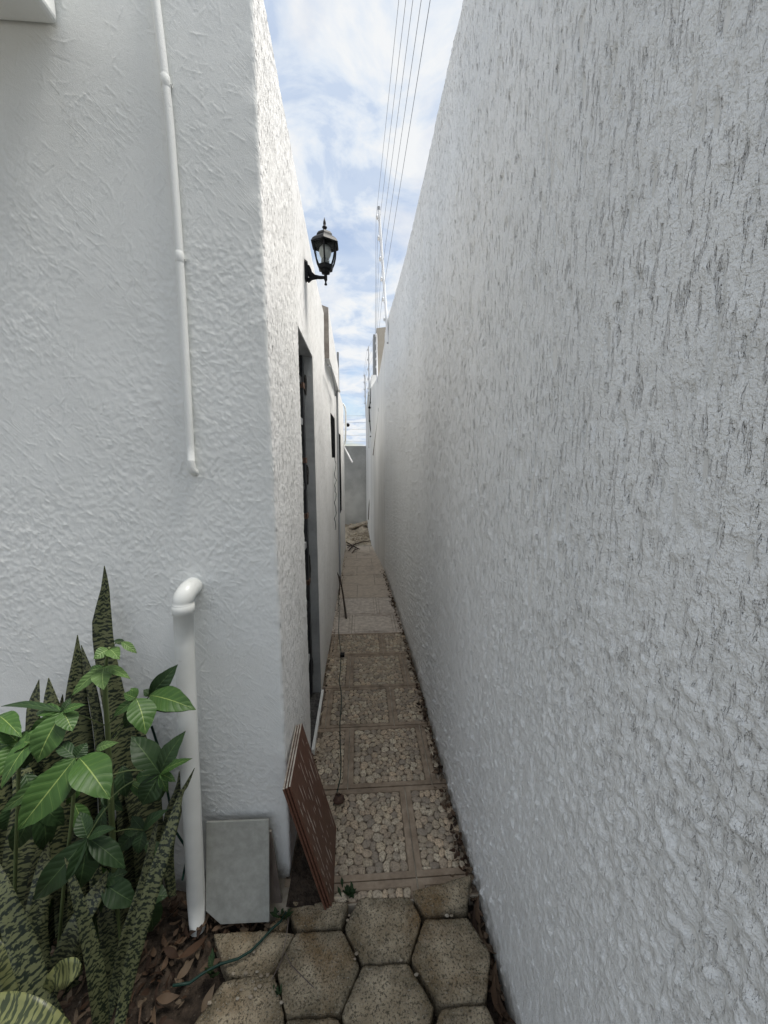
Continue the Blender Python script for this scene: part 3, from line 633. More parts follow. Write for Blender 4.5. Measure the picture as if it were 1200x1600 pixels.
# ================================================================== HEXAGON PAVING in front
hexp = empty('hexagon_paving', (.1,.9,-.05), kind='structure')
def stone(pts, lift=0.0, tilt=(0,0), seed=0, thick=.06, parent=hexp, rnd=.007, label=None):
    g = random.Random(seed); c = Vector((sum(p[0] for p in pts)/len(pts), sum(p[1] for p in pts)/len(pts)))
    per = []
    m = len(pts)
    for i in range(m):
        a, b = Vector(pts[i]), Vector(pts[(i+1)%m]); L = (b-a).length; k = max(3, int(L/.007))
        for q in range(k):
            t = q/k; p = a.lerp(b, t); d = (p-c).normalized()
            cut = .003*max(0, 1-min(t,1-t)*L/.012)
            p = p - d*(cut + .0016*(1+smooth_noise(p.x*30+seed, p.y*30)) + .0018*g.random()+.0002)
            per.append(p)
    n = len(per); rings = 22; vs = []
    def top(x, y, e):
        return lift + tilt[0]*(x-c.x) + tilt[1]*(y-c.y) - rnd*.38*max(0, 1-e/rnd)**2 + .0018*smooth_noise(x*9+seed, y*9) + .0011*(g.random()-.5)
    for r_ in range(rings):
        t = 1 - r_/rings
        t = 1-(1-t)**1.0
        for p in per:
            q = c + (p-c)*t; e = (p-q).length; vs.append((q.x, q.y, top(q.x, q.y, e)))
    vs.append((c.x, c.y, lift+.0))
    fs = [(r_*n+k, r_*n+(k+1)%n, (r_+1)*n+(k+1)%n, (r_+1)*n+k) for r_ in range(rings-1) for k in range(n)]
    fs += [((rings-1)*n+k, (rings-1)*n+(k+1)%n, rings*n) for k in range(n)]
    b0 = len(vs)
    for zi in (.45, 1.0):
        for p in per:
            q = c+(p-c)*(1+.004*zi) + Vector((g.uniform(-1,1),g.uniform(-1,1)))*.0012; vs.append((q.x, q.y, lift + tilt[0]*(p.x-c.x)+tilt[1]*(p.y-c.y) - thick*zi - .004))
    fs += [(k, b0+k, b0+(k+1)%n, (k+1)%n) for k in range(n)] + [(b0+k, b0+n+k, b0+n+(k+1)%n, b0+(k+1)%n) for k in range(n)]
    A = sum(per[k].x*per[(k+1)%n].y-per[(k+1)%n].x*per[k].y for k in range(n))
    if A < 0: fs = [tuple(reversed(f)) for f in fs]
    o = MB().add(vs, fs).obj('paving_stone', M_hex, parent, True)
    at = o.data.attributes.new('wear', 'FLOAT', 'POINT'); wv = []
    for i in range(len(vs)):
        r_ = min(i//n, rings) if i < b0 else 0
        wv.append(max(0.0, (1-r_/rings*1.0))**1.6 * .34)
    at.data.foreach_set('value', wv)
    if label: o['label'] = label
    return o
def G2(*pp): return [tuple(on_z(x, y)[:2]) for x, y in pp]
stone(G2((561,1401),(640,1401),(660,1435),(640,1502),(566,1507),(537,1450)), .002, seed=1)
stone(G2((462,1455),(536,1451),(564,1511),(532,1585),(446,1588),(431,1513)), 0, seed=2)
stone(G2((662,1435),(730,1432),(768,1486),(761,1565),(687,1571),(641,1500)), .001, seed=3)
stone(G2((566,1507),(638,1504),(680,1574),(652,1665),(562,1668),(532,1586)), .002, seed=4)
stone(G2((450,1409),(546,1416),(534,1449),(462,1453),(452,1425)), .012, (.06,-.05), seed=5, label='half hexagon stone tipped up beside the leaning brown tiles')
stone(G2((642,1400),(737,1377),(731,1424),(664,1431)), .022, (.02,.16), seed=6, label='raised half hexagon stone against the right wall')
stone(G2((332,1455),(400,1450),(462,1456),(430,1513),(412,1530),(352,1520)), -.004, (.02,.0), seed=7)
stone(G2((347,1530),(428,1517),(444,1572),(448,1640),(400,1690),(290,1680),(300,1600)), -.002, seed=8)
stone(G2((448,1590),(530,1588),(560,1670),(520,1800),(420,1790),(405,1690)), .0, seed=9)
stone(G2((689,1573),(760,1567),(800,1650),(780,1800),(690,1790),(655,1668)), .0, seed=10)
# further stones below the frame, towards the camera
for i, (cx_, cy_) in enumerate(((.09,.49),(-.12,.38),(-.33,.49),(.3,.37),(.09,.25),(-.12,.14),(-.33,.25),(-.54,.38))):
    stone([(cx_+.118*math.cos(math.pi/3*k), cy_+.118*math.sin(math.pi/3*k)) for k in range(6)], 0, seed=20+i)
stone(G2((418,1443),(445,1415),(452,1440),(440,1452)), -.01, seed=12, label='small broken stone chip between the tiles')

# ================================================================== PIPES
dp = empty('downpipe', (-.54,1.06,-.04), 'thick white plastic downpipe with elbow at the top, standing in the plant bed', 'pipe')
pt = on_y(286,945,1.095); pbm = on_z(309,1450,-.03)
pts = [pt.lerp(pbm, t)+Vector((0,-.004*math.sin(t*3.1),0)) for t in np.linspace(0,1,10)]
MB().tube(pts, [.0275]*8+[.0272,.024], 20).obj('pipe', M_pvc, dp, True)
el = [pt+Vector((0,0,0))] + [pt+Vector((.008*math.sin(a),.034*(1-math.cos(a)),.012+.026*math.sin(a))) for a in np.linspace(0,math.pi/2,9)] + [pt+Vector((.009,.08,.038))]
MB().tube([pt+Vector((0,0,-.026)), pt+Vector((0,0,-.024)), pt+Vector((0,0,.002)), pt+Vector((0,0,.004))], [.0278,.0315,.0315,.0285], 20).obj('collar', M_pvc, dp, True)
MB().tube(el, .0285, 20).obj('elbow', M_pvc, dp, True)
cdx = empty('wall_conduit', (-.51,1.14,1.45), 'thin painted conduit running down the upper front wall and ending in a small elbow', 'conduit')
b = on_y(299,730,1.139)
ptsc = catmull([on_y(x,y,1.139) for x,y in ((234,-60),(243,0),(258,125),(267.5,220),(280.5,400),(291,580),(299,730))], 24)
MB().tube(ptsc, .0105, 12).obj('conduit', M_house, cdx, True)
MB().tube([b+Vector((0,0,.02)), b+Vector((0,0,-.004)), b+Vector((.002,.004,-.012)), b+Vector((.004,.012,-.017)), b+Vector((.006,.03,-.018))], [.0108,.0118,.0118,.0115,.011], 12, cap=False).obj('elbow', M_house, cdx, True)
for (x,y) in ((281.5,402),(259.5,128)):
    p = on_y(x-1,y,1.142); MB().tube([p+Vector((-.006,.006,.002)), p+Vector((.014,.006,-.003))], .0035, 8).obj('clip', M_house, cdx, True)
    q = on_y(x-1,y,1.139); MB().tube([q+Vector((0,0,z_)) for z_ in (-.014,-.012,.012,.014)], [.0104,.0116,.0116,.0104], 12, cap=False).obj('coupling', M_house, cdx, True)

# ================================================================== TILES LEANING
def slab(name, A, B, C, th, m, me_edge=None, parent=None, clip=None):
    """A,B top corners, C bottom corner below B; thickness goes away from the camera"""
    A, B, C = map(Vector, (A,B,C)); u = A-B; v = C-B; v = v - u*(v.dot(u)/u.length_squared); n = u.cross(v).normalized()
    return A, B, u, v, n
# grey tile: outline in its own plane
tl, tr = on_y(322,1285,1.118), on_y(420,1281,1.118); br, bl = on_z(421,1441,.002), on_z(321,1446,.002)
def poly_slab(name, pts, nrm_, th, m, edge, parent=None):
    mb = MB(); n = len(pts); back = [Vector(p)+nrm_*th for p in pts]
    mb.add([Vector(p) for p in pts]+back, [tuple(range(n)), tuple(reversed(range(n,2*n)))]+[(i, n+i, n+(i+1)%n, (i+1)%n) for i in range(n)])
    o = mb.obj(name, m, parent); o.data.materials.append(edge)
    for p in o.data.polygons[2:]: p.material_index = 1
    return o
cut1 = bl.lerp(tl, .135); cut2 = bl.lerp(br, .235)
nb = (tr-tl).cross(bl-tl).normalized(); nb = nb if nb.y > 0 else -nb
gt = poly_slab('grey_floor_tile', [tl, cut1, cut2, br, tr], nb, .009, M_gtile, M_gtile)
bevel(gt, .0012, 1)
tag(gt, 'grey floor tile with one clipped corner leaning on the front wall', 'tile')
# second tile behind it
q = [on_y(395,1288,1.136), on_z(400,1436,-.01)+Vector((.0,.035,0)), on_z(437,1432,-.01)+Vector((0,.035,0)), on_y(424,1300,1.136)]
t2 = poly_slab('brown_tile', [q[0]+Vector((-.1,0,0)), q[1]+Vector((-.1,0,0)), q[2], q[3]], Vector((0,1,0)), .008, M_wood, M_tedge)
tag(t2, 'dull brown tile mostly hidden behind the grey floor tile', 'tile')
# stack of three brown wood-look tiles against the alley wall
C0 = Vector((-.105,1.079,.0)); B0 = on_y(454,1228.5,1.045); A0 = on_x(472,1129.5,-.236)
u = A0-B0; v = C0-B0; v = v - u*(v.dot(u)/u.length_squared)
nn = u.cross(v).normalized()
if nn.x > 0: nn = -nn                                # pointing to the wall
for i in range(3):
    off = nn*(.0085*i) + u.normalized()*(-.004*i) + v.normalized()*(-.002*i)
    P4 = [B0+off, B0+v+off, B0+v+u+off, B0+u+off]
    labels = ['outermost brown wood-look tile of the leaning stack, with pale scratches', 'middle brown tile of the stack leaning on the house corner', 'innermost brown tile of the leaning stack, touching the house corner']
    root = poly_slab('brown_wood_tile', P4, nn, .0068, M_btile, M_tedge)
    for q_ in (2, 3, 4): root.data.polygons[q_].material_index = 0
    tag(root, labels[i], 'tile', 'brown tiles leaning on the house corner'); bevel(root, .0008, 1)
    if i == 0:
        g = random.Random(5); mb = MB(); ud, vd = u.normalized(), v.normalized(); LU, LV = u.length, v.length
        for k in range(90):
            lane = g.choice([.06,.14,.22,.30,.40,.47,.58,.66,.8,.92]); s_ = g.uniform(.02,.9); ln = g.uniform(.01,.06) ; wd = g.uniform(.0014,.0030)
            p = B0 + ud*(lane+g.uniform(-.012,.012))*LU + vd*s_*LV - nn*.0003
            if s_*LV+ln > LV-.01: continue
            qd = [p+ud*wd*0, p+vd*ln*.5-ud*wd, p+vd*ln, p+vd*ln*.5+ud*wd]
            mb.add([x for x in qd]+[x-nn*.0004 for x in qd], [(4,5,6,7),(0,1,5,4),(1,2,6,5),(2,3,7,6),(3,0,4,7)])
        sc_ = mb.obj('scratch_marks', M_chip, root); sc_['kind'] = 'stuff'
mb = MB(); ysd = np.linspace(1.055, 1.42, 40); xsd = np.linspace(-.262, -.105, 24); XX, YY = np.meshgrid(xsd, ysd)
fd = fnoise((40,24), .009, .014, .014, 71); fall = np.clip((1.42-YY)/.14, 0, 1)*np.clip((-.105-XX)/.03+.15*fd, 0, 1)
tag(link('dirt_pocket', grid_mesh('dirt_pocket', np.stack([XX, YY, -.012+(.022+.004*fd)*fall], -1), M_soil)), 'dark crumbly dirt collected in the pocket under the leaning brown tiles', 'dirt', kind='stuff')
# ochre lump by the tiles
mb = MB(); p = on_z(533,1258,.0); blob(mb, (p.x-.01,p.y+.01,.022), .025, 8, (1,.8,.9), 7)
tag(mb.obj('brown_clod', M_rust, smooth=True), 'rounded brown clod on the pebble tiles beside the leaning stack', 'clod')
# edge strip by the sill
p0, p1 = on_z(501,1112,.008), on_z(506,1075,.008); mb = MB().tube([p0,p1], .009, 6)
tag(mb.obj('wood_strip', M_wood), 'short brown wood strip on the floor against the door sill', 'strip')

# ================================================================== WALL LANTERN
LC = Vector((-.163, 2.0, 0)); lan = empty('wall_lantern', (-.262,1.99,2.35), 'black six-sided carriage lantern on a curved bracket above the doorway', 'lantern')
def hx(prof): return MB().lathe(prof, LC, 6, math.pi/6)
pl_ = MB(); p = on_x(476.5,428,CX); PZ = 2.40
for (dy,dz) in ((.022,.055),):
    pl_.add([(CX-.002,1.99-dy,PZ-dz+.012),(CX-.002,1.99+dy,PZ-dz+.012),(CX-.002,1.99+dy,PZ+dz-.012),(CX-.002,1.99+dy*.6,PZ+dz),(CX-.002,1.99-dy*.6,PZ+dz),(CX-.002,1.99-dy,PZ+dz-.012),
             (CX+.014,1.99-dy*.7,PZ-dz+.022),(CX+.014,1.99+dy*.7,PZ-dz+.022),(CX+.014,1.99+dy*.7,PZ+dz-.02),(CX+.014,1.99+dy*.4,PZ+dz-.01),(CX+.014,1.99-dy*.4,PZ+dz-.01),(CX+.014,1.99-dy*.7,PZ+dz-.02)],
            [(0,1,2,3,4,5),(6,7,8,9,10,11)][:]+[(i,(i+1)%6,6+(i+1)%6,6+i) for i in range(6)])
pl_.obj('wall_plate', M_black, lan)
arm = [(CX+.010,1.99,2.425),(CX+.016,1.99,2.405),(CX+.026,1.993,2.39),(CX+.045,1.996,2.382),(CX+.07,2.0,2.381),(LC.x,2.0,2.3815)]
MB().tube(arm, [.014,.017,.014,.010,.008,.007], 10).obj('bracket_arm', M_black, lan, True)
MB().tube([(CX+.012,1.99,2.36),(CX+.03,1.995,2.374),(CX+.06,2.0,2.379)], [.011,.009,.006], 8).obj('bracket_arm', M_black, lan, True)
MB().lathe([(.0,2.345),(.006,2.347),(.0065,2.352),(.0035,2.358),(.0045,2.367),(.0075,2.372),(.0075,2.392),(.005,2.398),(.009,2.402)], LC, 12).obj('lower_finial', M_black, lan, True)
hx([(.009,2.398),(.02,2.404),(.023,2.417),(.034,2.421),(.038,2.440),(.034,2.442)]).obj('base_cup', M_black, lan)
gp = [(.034,2.440),(.043,2.462),(.0495,2.49),(.052,2.515),(.053,2.548)]
for k in range(6):
    a0 = math.pi/6+math.pi/3*k; a1 = a0+math.pi/3; mb = MB()
    vs = [LC+Vector((r*math.cos(a)*.97, r*math.sin(a)*.97, z)) for r,z in gp for a in (a0,a1)]; vi = [LC+Vector((r*math.cos(a)*.93, r*math.sin(a)*.93, z)) for r,z in gp for a in (a0,a1)]
    mb.add(vs+vi, [(2*i,2*i+1,2*i+3,2*i+2) for i in range(4)]+[(10+2*i,12+2*i,13+2*i,11+2*i) for i in range(4)]+[(0,10,11,1),(8,9,19,18)]+[(2*i,2*i+2,12+2*i,10+2*i) for i in range(4)]+[(2*i+1,11+2*i,13+2*i,2*i+3) for i in range(4)])
    mb.obj('glass_pane', M_glass, lan)
    MB().tube([LC+Vector((r*math.cos(a0), r*math.sin(a0), z)) for r,z in gp], .0042, 6).obj('rib', M_black, lan)
hx([(.0535,2.542),(.066,2.536),(.068,2.542),(.060,2.558),(.050,2.568),(.040,2.576),(.038,2.586),(.03,2.598),(.018,2.606),(.0,2.607)]).obj('roof', M_black, lan)
MB().lathe([(.012,2.604),(.0075,2.612),(.006,2.618),(.011,2.623),(.011,2.627),(.005,2.631),(.0065,2.642),(.0055,2.652),(.0008,2.672)], LC, 12).obj('top_finial', M_black, lan, True)
MB().lathe([(.0,2.54),(.015,2.537),(.024,2.525),(.028,2.508),(.025,2.492),(.017,2.474),(.014,2.462)], LC, 16).obj('bulb', M_bulb, lan, True)
MB().lathe([(.0165,2.474),(.0185,2.468),(.0185,2.442)], LC, 16).obj('lamp_holder', M_grey, lan, True)

for o_ in list(lan.children):       # final proportions of head and bracket
    if o_.name.split('.')[0] in ('wall_plate',): continue
    arm_ = o_.name.startswith('bracket'); me_ = o_.data
    for v_ in me_.vertices:
        if arm_: continue
        v_.co.z = 2.345 + (v_.co.z-2.345)*.935
        v_.co.x = LC.x + (v_.co.x-LC.x)*1.09; v_.co.y = LC.y + (v_.co.y-LC.y)*1.09

# ================================================================== ELECTRIC FENCE
def fence_post(top, bot, r, nins, label, side_dx, isz=1.0, cap=True):
    ro = empty('fence_post', bot, label, 'fence post', 'electric fence posts on the right walls')
    MB().tube([bot, top], r, 8).obj('post', M_white, ro)
    if cap:
        MB().tube([top+Vector((0,0,-.005)), top+Vector((0,0,.03*isz))], r*1.06, 8).obj('cap', M_grey, ro)
        MB().tube([bot+Vector((0,0,-.012)), bot+Vector((0,0,.001))], r*1.06, 8).obj('cap', M_grey, ro)
    out = []
    for i in range(nins):
        t = (i+.35)/(nins+.55) if nins > 5 else .03+.16*i
        p = Vector(top).lerp(Vector(bot), t); q = p + Vector((side_dx,-.0,0))
        mb = MB(); mb.tube([p, p.lerp(q,.45), p.lerp(q,.5), p.lerp(q,.8), p.lerp(q,.85), q], [r*.8, r*.8, r*1.7, r*1.7, r*1.1, r*1.1], 8)
        mb.tube([p+Vector((side_dx*.15,0,-r*2.6)), p+Vector((side_dx*.15,0,r*2.6))], r*.75, 6)
        mb.obj('insulator', M_white, ro, True); out.append(q)
    return out
P1 = on_y(592,328,4.34); P1b = on_y(606.5,535,4.34)
ins1 = fence_post(P1, P1b, .0145, 6, 'tallest nearest white electric fence post, bolted inside the right boundary wall', -.035)
P2 = on_y(588.3,522,5.45); P2b = on_y(589.5,598,5.45)
ins2 = fence_post(P2, P2b, .0105, 5, 'second white fence post, in front of the beige building', -.02, cap=False)
P3 = on_y(575.8,541,7.6); P3b = on_y(577,640,7.6)
ins3 = fence_post(P3, P3b, .011, 6, 'third fence post, thin against the sky beyond the beige building', -.03, cap=False)
P4 = on_y(570,585,8.0); P4b = on_y(571.5,652,8.0)
ins4 = fence_post(P4, P4b, .009, 5, 'farthest small fence post at the corner of the grey end wall', -.03, cap=False)
topx = [(623,0),(634,0),(645,0),(658,0),(672,0)]
for i in range(5):
    a = ins1[i]; pz = on_z(*topx[i], a.z + .0)   # wire stays level and passes over the frame's top edge
    d = (pz-a); far = a + d*1.0 + d.normalized()*9
    ii = min(i, 4); c2 = ins2[ii]; c3 = ins3[ii]
    mb = MB().tube([far, (far+a)/2+Vector((0,0,-.006)), a, c2, c3, ins4[ii]], .0015, 5)
    tag(mb.obj('fence_wire', M_wire), ['leftmost', 'second from left', 'middle', 'fourth from left', 'rightmost'][i] + ' of the five thin fence wires crossing the sky', 'wire', 'electric fence wires over the right wall')
for i, y in enumerate((652,662,672,681,690)):
    z = 1.5+(715-y)/580*8.1
    mb = MB().tube([(-3,8.12,z+.03), (-1,8.12,z-.012), (.13,8.12,z)], .0022, 4)
    tag(mb.obj('fence_wire', M_wire), ['topmost','second','third','fourth','lowest'][i] + ' level wire strung above the grey end wall', 'wire', 'wires above the grey end wall')

# things on the far ends
gp_ = empty('vent_pipe', (-.2,5.9,1.7), 'grey bent pipe hooking over the far end of the house wall', 'pipe')
V = [on_y(x,y,5.95) for x,y in ((533,630),(536,631),(539,636),(540.3,645),(540.3,670),(539.5,690),(537,699))]
MB().tube(V, .013, 8).obj('pipe', M_pvc, gp_, True)
a, b = on_y(537,697,5.95), on_y(551,723,5.7)
tag(MB().tube([a,b], .012, 8).obj('spout_pipe', M_white, smooth=True), 'short white pipe stub slanting down from the far house corner', 'pipe')
p = on_y(543.5,664,6.0); ca = empty('float_ball', p, 'small black ball fixed near the top of the bent pipe', 'ball')
MB().lathe([(.0,p.z-.03),(.02,p.z-.024),(.03,p.z-.006),(.03,p.z+.006),(.02,p.z+.024),(.0,p.z+.03)], (p.x,p.y,0), 12).obj('ball', M_black, ca, True)
MB().tube([p, p+Vector((-.05,-.02,.0))], .005, 6).obj('bracket', M_black, ca)
cp = empty('drain_pipe', (-.25,4.2,.3), 'slim grey pipe running down the alley wall past the small window', 'pipe')
MB().tube([(CX+.03,4.22,2.62),(CX+.028,4.22,2.25),(CX+.016,4.22,2.2),(CX+.014,4.22,.02)], .011, 8).obj('pipe', M_grey, cp, True)
cb_ = MB().tube([on_x(513,571,CX+.04),on_x(516,574,CX+.045),on_x(519.5,588,CX+.04),on_x(522,601,CX+.04),on_x(524,618,CX+.03)], .008, 6)
tag(cb_.obj('roof_cable', M_grey, smooth=True), 'grey cable looping from the end of the concrete band down the house wall', 'cable')
g = random.Random(3); pts = [on_x(523,715,CX+.02)]
for i in range(26): pts.append(on_x(524+g.uniform(-1,1)+(1.0*math.sin(i*1.1)), 720+i*4.3, CX+.018))
tag(MB().tube(pts, .003, 5).obj('hanging_cord', M_cord, smooth=True), 'green cord hanging in kinks down the far house wall', 'cord')
# right far: bracket pipes and meter cable
a, b = on_x(592,642,.24), on_x(583,712,.20)
rp = empty('lean_pipe', b, 'grey pipe leaning down the second right-hand wall', 'pipe')
A_ = on_y(592.5,643,5.4); B_ = on_y(583.5,711,6.0); MB().tube([A_,B_], .012, 8).obj('pipe', M_wood, rp, True); MB().tube([A_+Vector((0,0,.0)), A_+Vector((0,0,.05))], .016, 8).obj('pipe_head', M_grey, rp)
mc = empty('meter_cable', (.17,6.3,2), 'black cable curling from a small bracket near the far posts', 'cable')
MB().tube([on_y(x,y,6.33) for x,y in ((579,607),(578.5,625),(577,640),(577.5,655),(578.5,668),(580.5,680),(584,692))], .008, 6).obj('cable', M_black, mc, True)
for (x,y) in ((580.5,629),(577,637),(577.5,658),(579,682)):
    p = on_y(x,y,6.32); mb = MB(); blob(mb, p, .022 if y < 640 else .013, int(x+y), (1,1,1), 5); mb.obj('clamp', M_black, mc)
MB().tube([on_y(575.5,612,6.32), on_y(575.8,700,6.32)], .011, 8).obj('riser_pipe', M_pvc, mc, True)
for y in (618,):
    MB().tube([on_y(575,y,6.31), on_y(585,y-1,6.31)], .004, 6).obj('bracket', M_grey, mc)
pts = [on_y(x,y,6.9) for x,y in ((584,715),(581,740),(580,760),(576.5,790),(575.5,812))]
tag(MB().tube(pts, .008, 5).obj('earth_wire', M_twig, smooth=True), 'dark wire trailing down beside the far right wall to the rubble', 'wire')

# ================================================================== CORDS, STICKS, LITTER on the path
px_ = [(528,903),(529,930),(530,960),(529,985),(531,1005),(533,1020),(532,1045),(530,1065),(533,1080),(533.5,1100),(531,1130),(531.5,1160),(533,1190),(532,1215),(526,1240),(521,1258)]
pts = [on_z(x,y,.006) for x,y in px_]
tag(MB().tube(pts, .0026, 6).obj('garden_cord', M_cord, smooth=True), 'thin green cord lying along the pebble tiles of the alley', 'cord')
p = on_z(535,1023,.012); pg = empty('cord_plug', p, 'small black plug with grey pins on the green cord in the alley', 'plug')
M_ = Matrix.Translation(p)
MB().box((-.016,-.02,-.010),(.016,.014,.012), M_).obj('plug_body', M_black, pg); MB().tube([p+Vector((-.006,.014,0)), p+Vector((-.006,.03,0))], .0025, 6).obj('pin', M_grey, pg); MB().tube([p+Vector((.006,.014,0)), p+Vector((.006,.03,0))], .0025, 6).obj('pin', M_grey, pg)
bevel(bpy.data.objects[pg.children[0].name], .004, 2)
# cord crossing the hexagon stones and climbing in the plant bed
px_ = [(447,1425),(438,1440),(424,1452),(408,1470),(392,1486),(372,1498),(345,1506),(318,1520),(296,1536),(270,1540)]
pts = [on_z(x,y,.010) for x,y in px_]
tag(MB().tube(pts, .0036, 8).obj('hose', M_cord, smooth=True), 'dark green hose crossing the left hexagon stone towards the plants', 'hose')
px_ = [((237,1135),1.13),((245,1160),1.13),((255,1190),1.13),((259,1222),1.12),((266,1260),1.11),((275,1300),1.10),((293,1328),1.09),((290,1350),1.06),((285,1375),1.02)]
pts = [on_y(*a, d) for a, d in px_]
tag(MB().tube(pts, .0035, 6).obj('bed_cord', M_cord, smooth=True), 'dark green cord hanging behind the plants beside the downpipe', 'cord')
# stick leaning in the alley and a dry stem beside it
a, b = on_y(531,900,3.9), on_z(541,966,.006)
tag(MB().tube([a,(a+b)/2+Vector((.004,0,0)),b], [.006,.009,.010], 6).obj('leaning_stick', M_twig, smooth=True), 'dark stick leaning from the left wall onto the worn tiles', 'stick')
pts = [on_y(x,y,3.95) for x,y in ((515,889),(515.5,884),(519,884),(525,890),(529,900),(531,912),(530,935))]
tag(MB().tube(pts, [.003,.003,.004,.005,.006,.006,.006], 5).obj('weed_stalk', M_twig, smooth=True), 'hooked dry stem standing against the left wall', 'stem')
tw = [((542,852),(562,858)),((545,860),(556,849)),((548,853),(580,845)),((541,847),(556,856)),((550,864),(560,857)),((543,856),(552,851))]
for i, (a, b) in enumerate(tw):
    A_, B_ = on_z(*a,.012), on_z(*b,.02); m__ = (A_+B_)/2+Vector((0,.03*(-1)**i,.015)); 
    tag(MB().tube([A_,m__,B_], [.008,.011,.005], 5).obj('fallen_twig', M_twig, smooth=True), ['dark twig slanting to the right at the heap front', 'dark twig slanting upward across the heap', 'long dark twig reaching the right wall among the fallen twigs', 'dark twig lying against the left wall', 'nearest short twig of the heap, apart from the others', 'short dark twig nearly level in the heap'][i], 'twig', 'fallen twigs at the far end of the path')
# dry leaves
def curl_leaf(mb, c, L, w, yaw, pitch, roll, curl, seed):
    g = random.Random(seed); M_ = Matrix.Translation(c) @ Matrix.Rotation(yaw,4,'Z') @ Matrix.Rotation(pitch,4,'Y') @ Matrix.Rotation(roll,4,'X'); vs = []; n = 6
    for i in range(n+1):
        t = i/n; ww = w*math.sin(math.pi*min(1,max(.03,t**.8)))+.0004; x = (t-.5)*L; z = curl*L*(4*(t-.5)**2)
        vs += [M_ @ Vector((x,-ww,z+curl*w*1.3)), M_ @ Vector((x,0,z)), M_ @ Vector((x,ww,z+curl*w*1.3))]
    fs = []
    for i in range(n):
        b = i*3; fs += [(b,b+3,b+4,b+1),(b+1,b+4,b+5,b+2)]
    mb.add(vs, fs)
litter = MB(); g = random.Random(11)
for i in range(520):      # strip along the right wall
    t = g.random(); y = .62 + 4.2*t**1.7; x = float(rx(y)) - abs(g.gauss(0,.018)) - .008
    z = -.03 if y < 1.06 else .002
    curl_leaf(litter, (x,y,z+g.random()*.02), g.uniform(.008,.034), g.uniform(.003,.008), g.uniform(0,6.3), g.uniform(-.5,.5), g.uniform(-1,1), g.uniform(-.3,.4), i)
for i in range(110):      # clumps by the right wall in the alley
    y = g.choice([1.95,2.05,1.2,1.6,3.6,3.7]) + g.gauss(0,.06); x = float(rx(y)) - abs(g.gauss(0,.03))-.005
    curl_leaf(litter, (x,y,.004+g.random()*.03), g.uniform(.01,.04), g.uniform(.002,.007), g.uniform(0,6.3), g.uniform(-.8,.8), g.uniform(-1,1), g.uniform(-.3,.4), i)
for i in range(1500):      # garden bed
    x = g.uniform(-1.2,-.3); y = g.uniform(.45,1.12)
    if x > -.5 and y < .98: continue
    curl_leaf(litter, (x,y,-.03+g.random()*.025+.02*min(1,max(0,(-.45-x)/.3))), g.uniform(.01,.045), g.uniform(.002,.008), g.uniform(0,6.3), g.uniform(-.5,.5), g.uniform(-1,1), g.uniform(-.3,.4), i+900)
for i in range(260):      # along the left side and in joints
    y = g.uniform(1.1,5.5); x = CX + abs(g.gauss(0,.02))+.004
    curl_leaf(litter, (x,y,.004+g.random()*.008), g.uniform(.005,.018), g.uniform(.002,.005), g.uniform(0,6.3), g.uniform(-.4,.4), g.uniform(-1,1), g.uniform(-.3,.4), i+4000)
tag(litter.obj('leaf_litter', M_dry, smooth=True), 'brown dead leaf litter along the walls and in the garden bed', 'leaf litter', kind='stuff')
for i, (x,y,L,yaw) in enumerate(((742,1452,.10,-1.0),(757,1478,.09,-1.3),(748,1425,.08,-1.1),(772,1560,.085,-.9),(790,1585,.08,-1.1),(776,1530,.07,-1.4),(735,1400,.05,-.3),(738,1385,.05,.4))):
    p = on_z(x,y,-.012); p.x = min(p.x, float(rx(p.y))-.022); mb = MB(); curl_leaf(mb, p, L, .011, math.pi/2+.35*math.sin(i*2), random.uniform(-.25,.25), .5, .22, i+77)
    tag(mb.obj('dead_leaf', M_dry, smooth=True), ['dead leaf by the right wall beside the large right hexagon', 'long dead leaf by the right wall halfway down the right hexagon', 'dead leaf by the right wall just below the raised half stone', 'dead leaf by the right wall at the lower corner of the right hexagon', 'dead leaf nearest the camera at the foot of the right wall', 'dead leaf by the right wall beside the lower half of the right hexagon', 'small dead leaf behind the raised half stone, farther one', 'small dead leaf behind the raised half stone, nearer one'][i], 'leaf', 'dead leaves wedged at the foot of the right wall')
for i, (x,y,L,yaw) in enumerate(((305,1480,.11,.5),(330,1508,.08,.4),(325,1560,.07,1.2),(270,1490,.08,-.4),(290,1515,.07,.9),(318,1440,.07,1.0),(262,1560,.08,.2))):
    p = on_z(x,y,.0); mb = MB(); curl_leaf(mb, p, L*.75, .010, yaw, random.uniform(-.3,.3), .4, .2, i+177)
    o = mb.obj('dead_leaf', M_dry, smooth=True)
    tag(o, ['long pale curled leaf on the soil left of the upper left stone', 'pale curled leaf touching the green weed at the stone edge', 'pale dry leaf on the lower left hexagon edge', 'brown curled leaf among the snake plant bases', 'brown leaf in the middle of the bare soil', 'brown leaf standing at the foot of the downpipe', 'brown leaf lowest on the soil near the frame bottom'][i], 'leaf', 'dead leaves on the soil by the plants')
for i, (cx_,cy_) in enumerate(((212,118),(235,112),(222,205),(215,502),(232,445),(188,447),(270,440),(285,455),(280,490),(265,500),(203,533),(248,528),(106,548),(355,547),(260,372),(307,452),(585,262),(616,378),(770,400),(610,396),(590,245),(823,450),(930,245),(945,246))):
    if i < 3: continue
    x, y = 280+cx_/2.222, 1320+cy_/2.222; p = on_z(x,y,.004); mb = MB(); blob(mb, p, random.uniform(.0035,.006), i+9, (1.2,.8,.6), 5)
    tag(mb.obj('gravel_stone', M_peb_w, smooth=False), 'tiny pale gravel stone lying on the hexagon paving', 'stone', 'pale gravel stones on the paving')
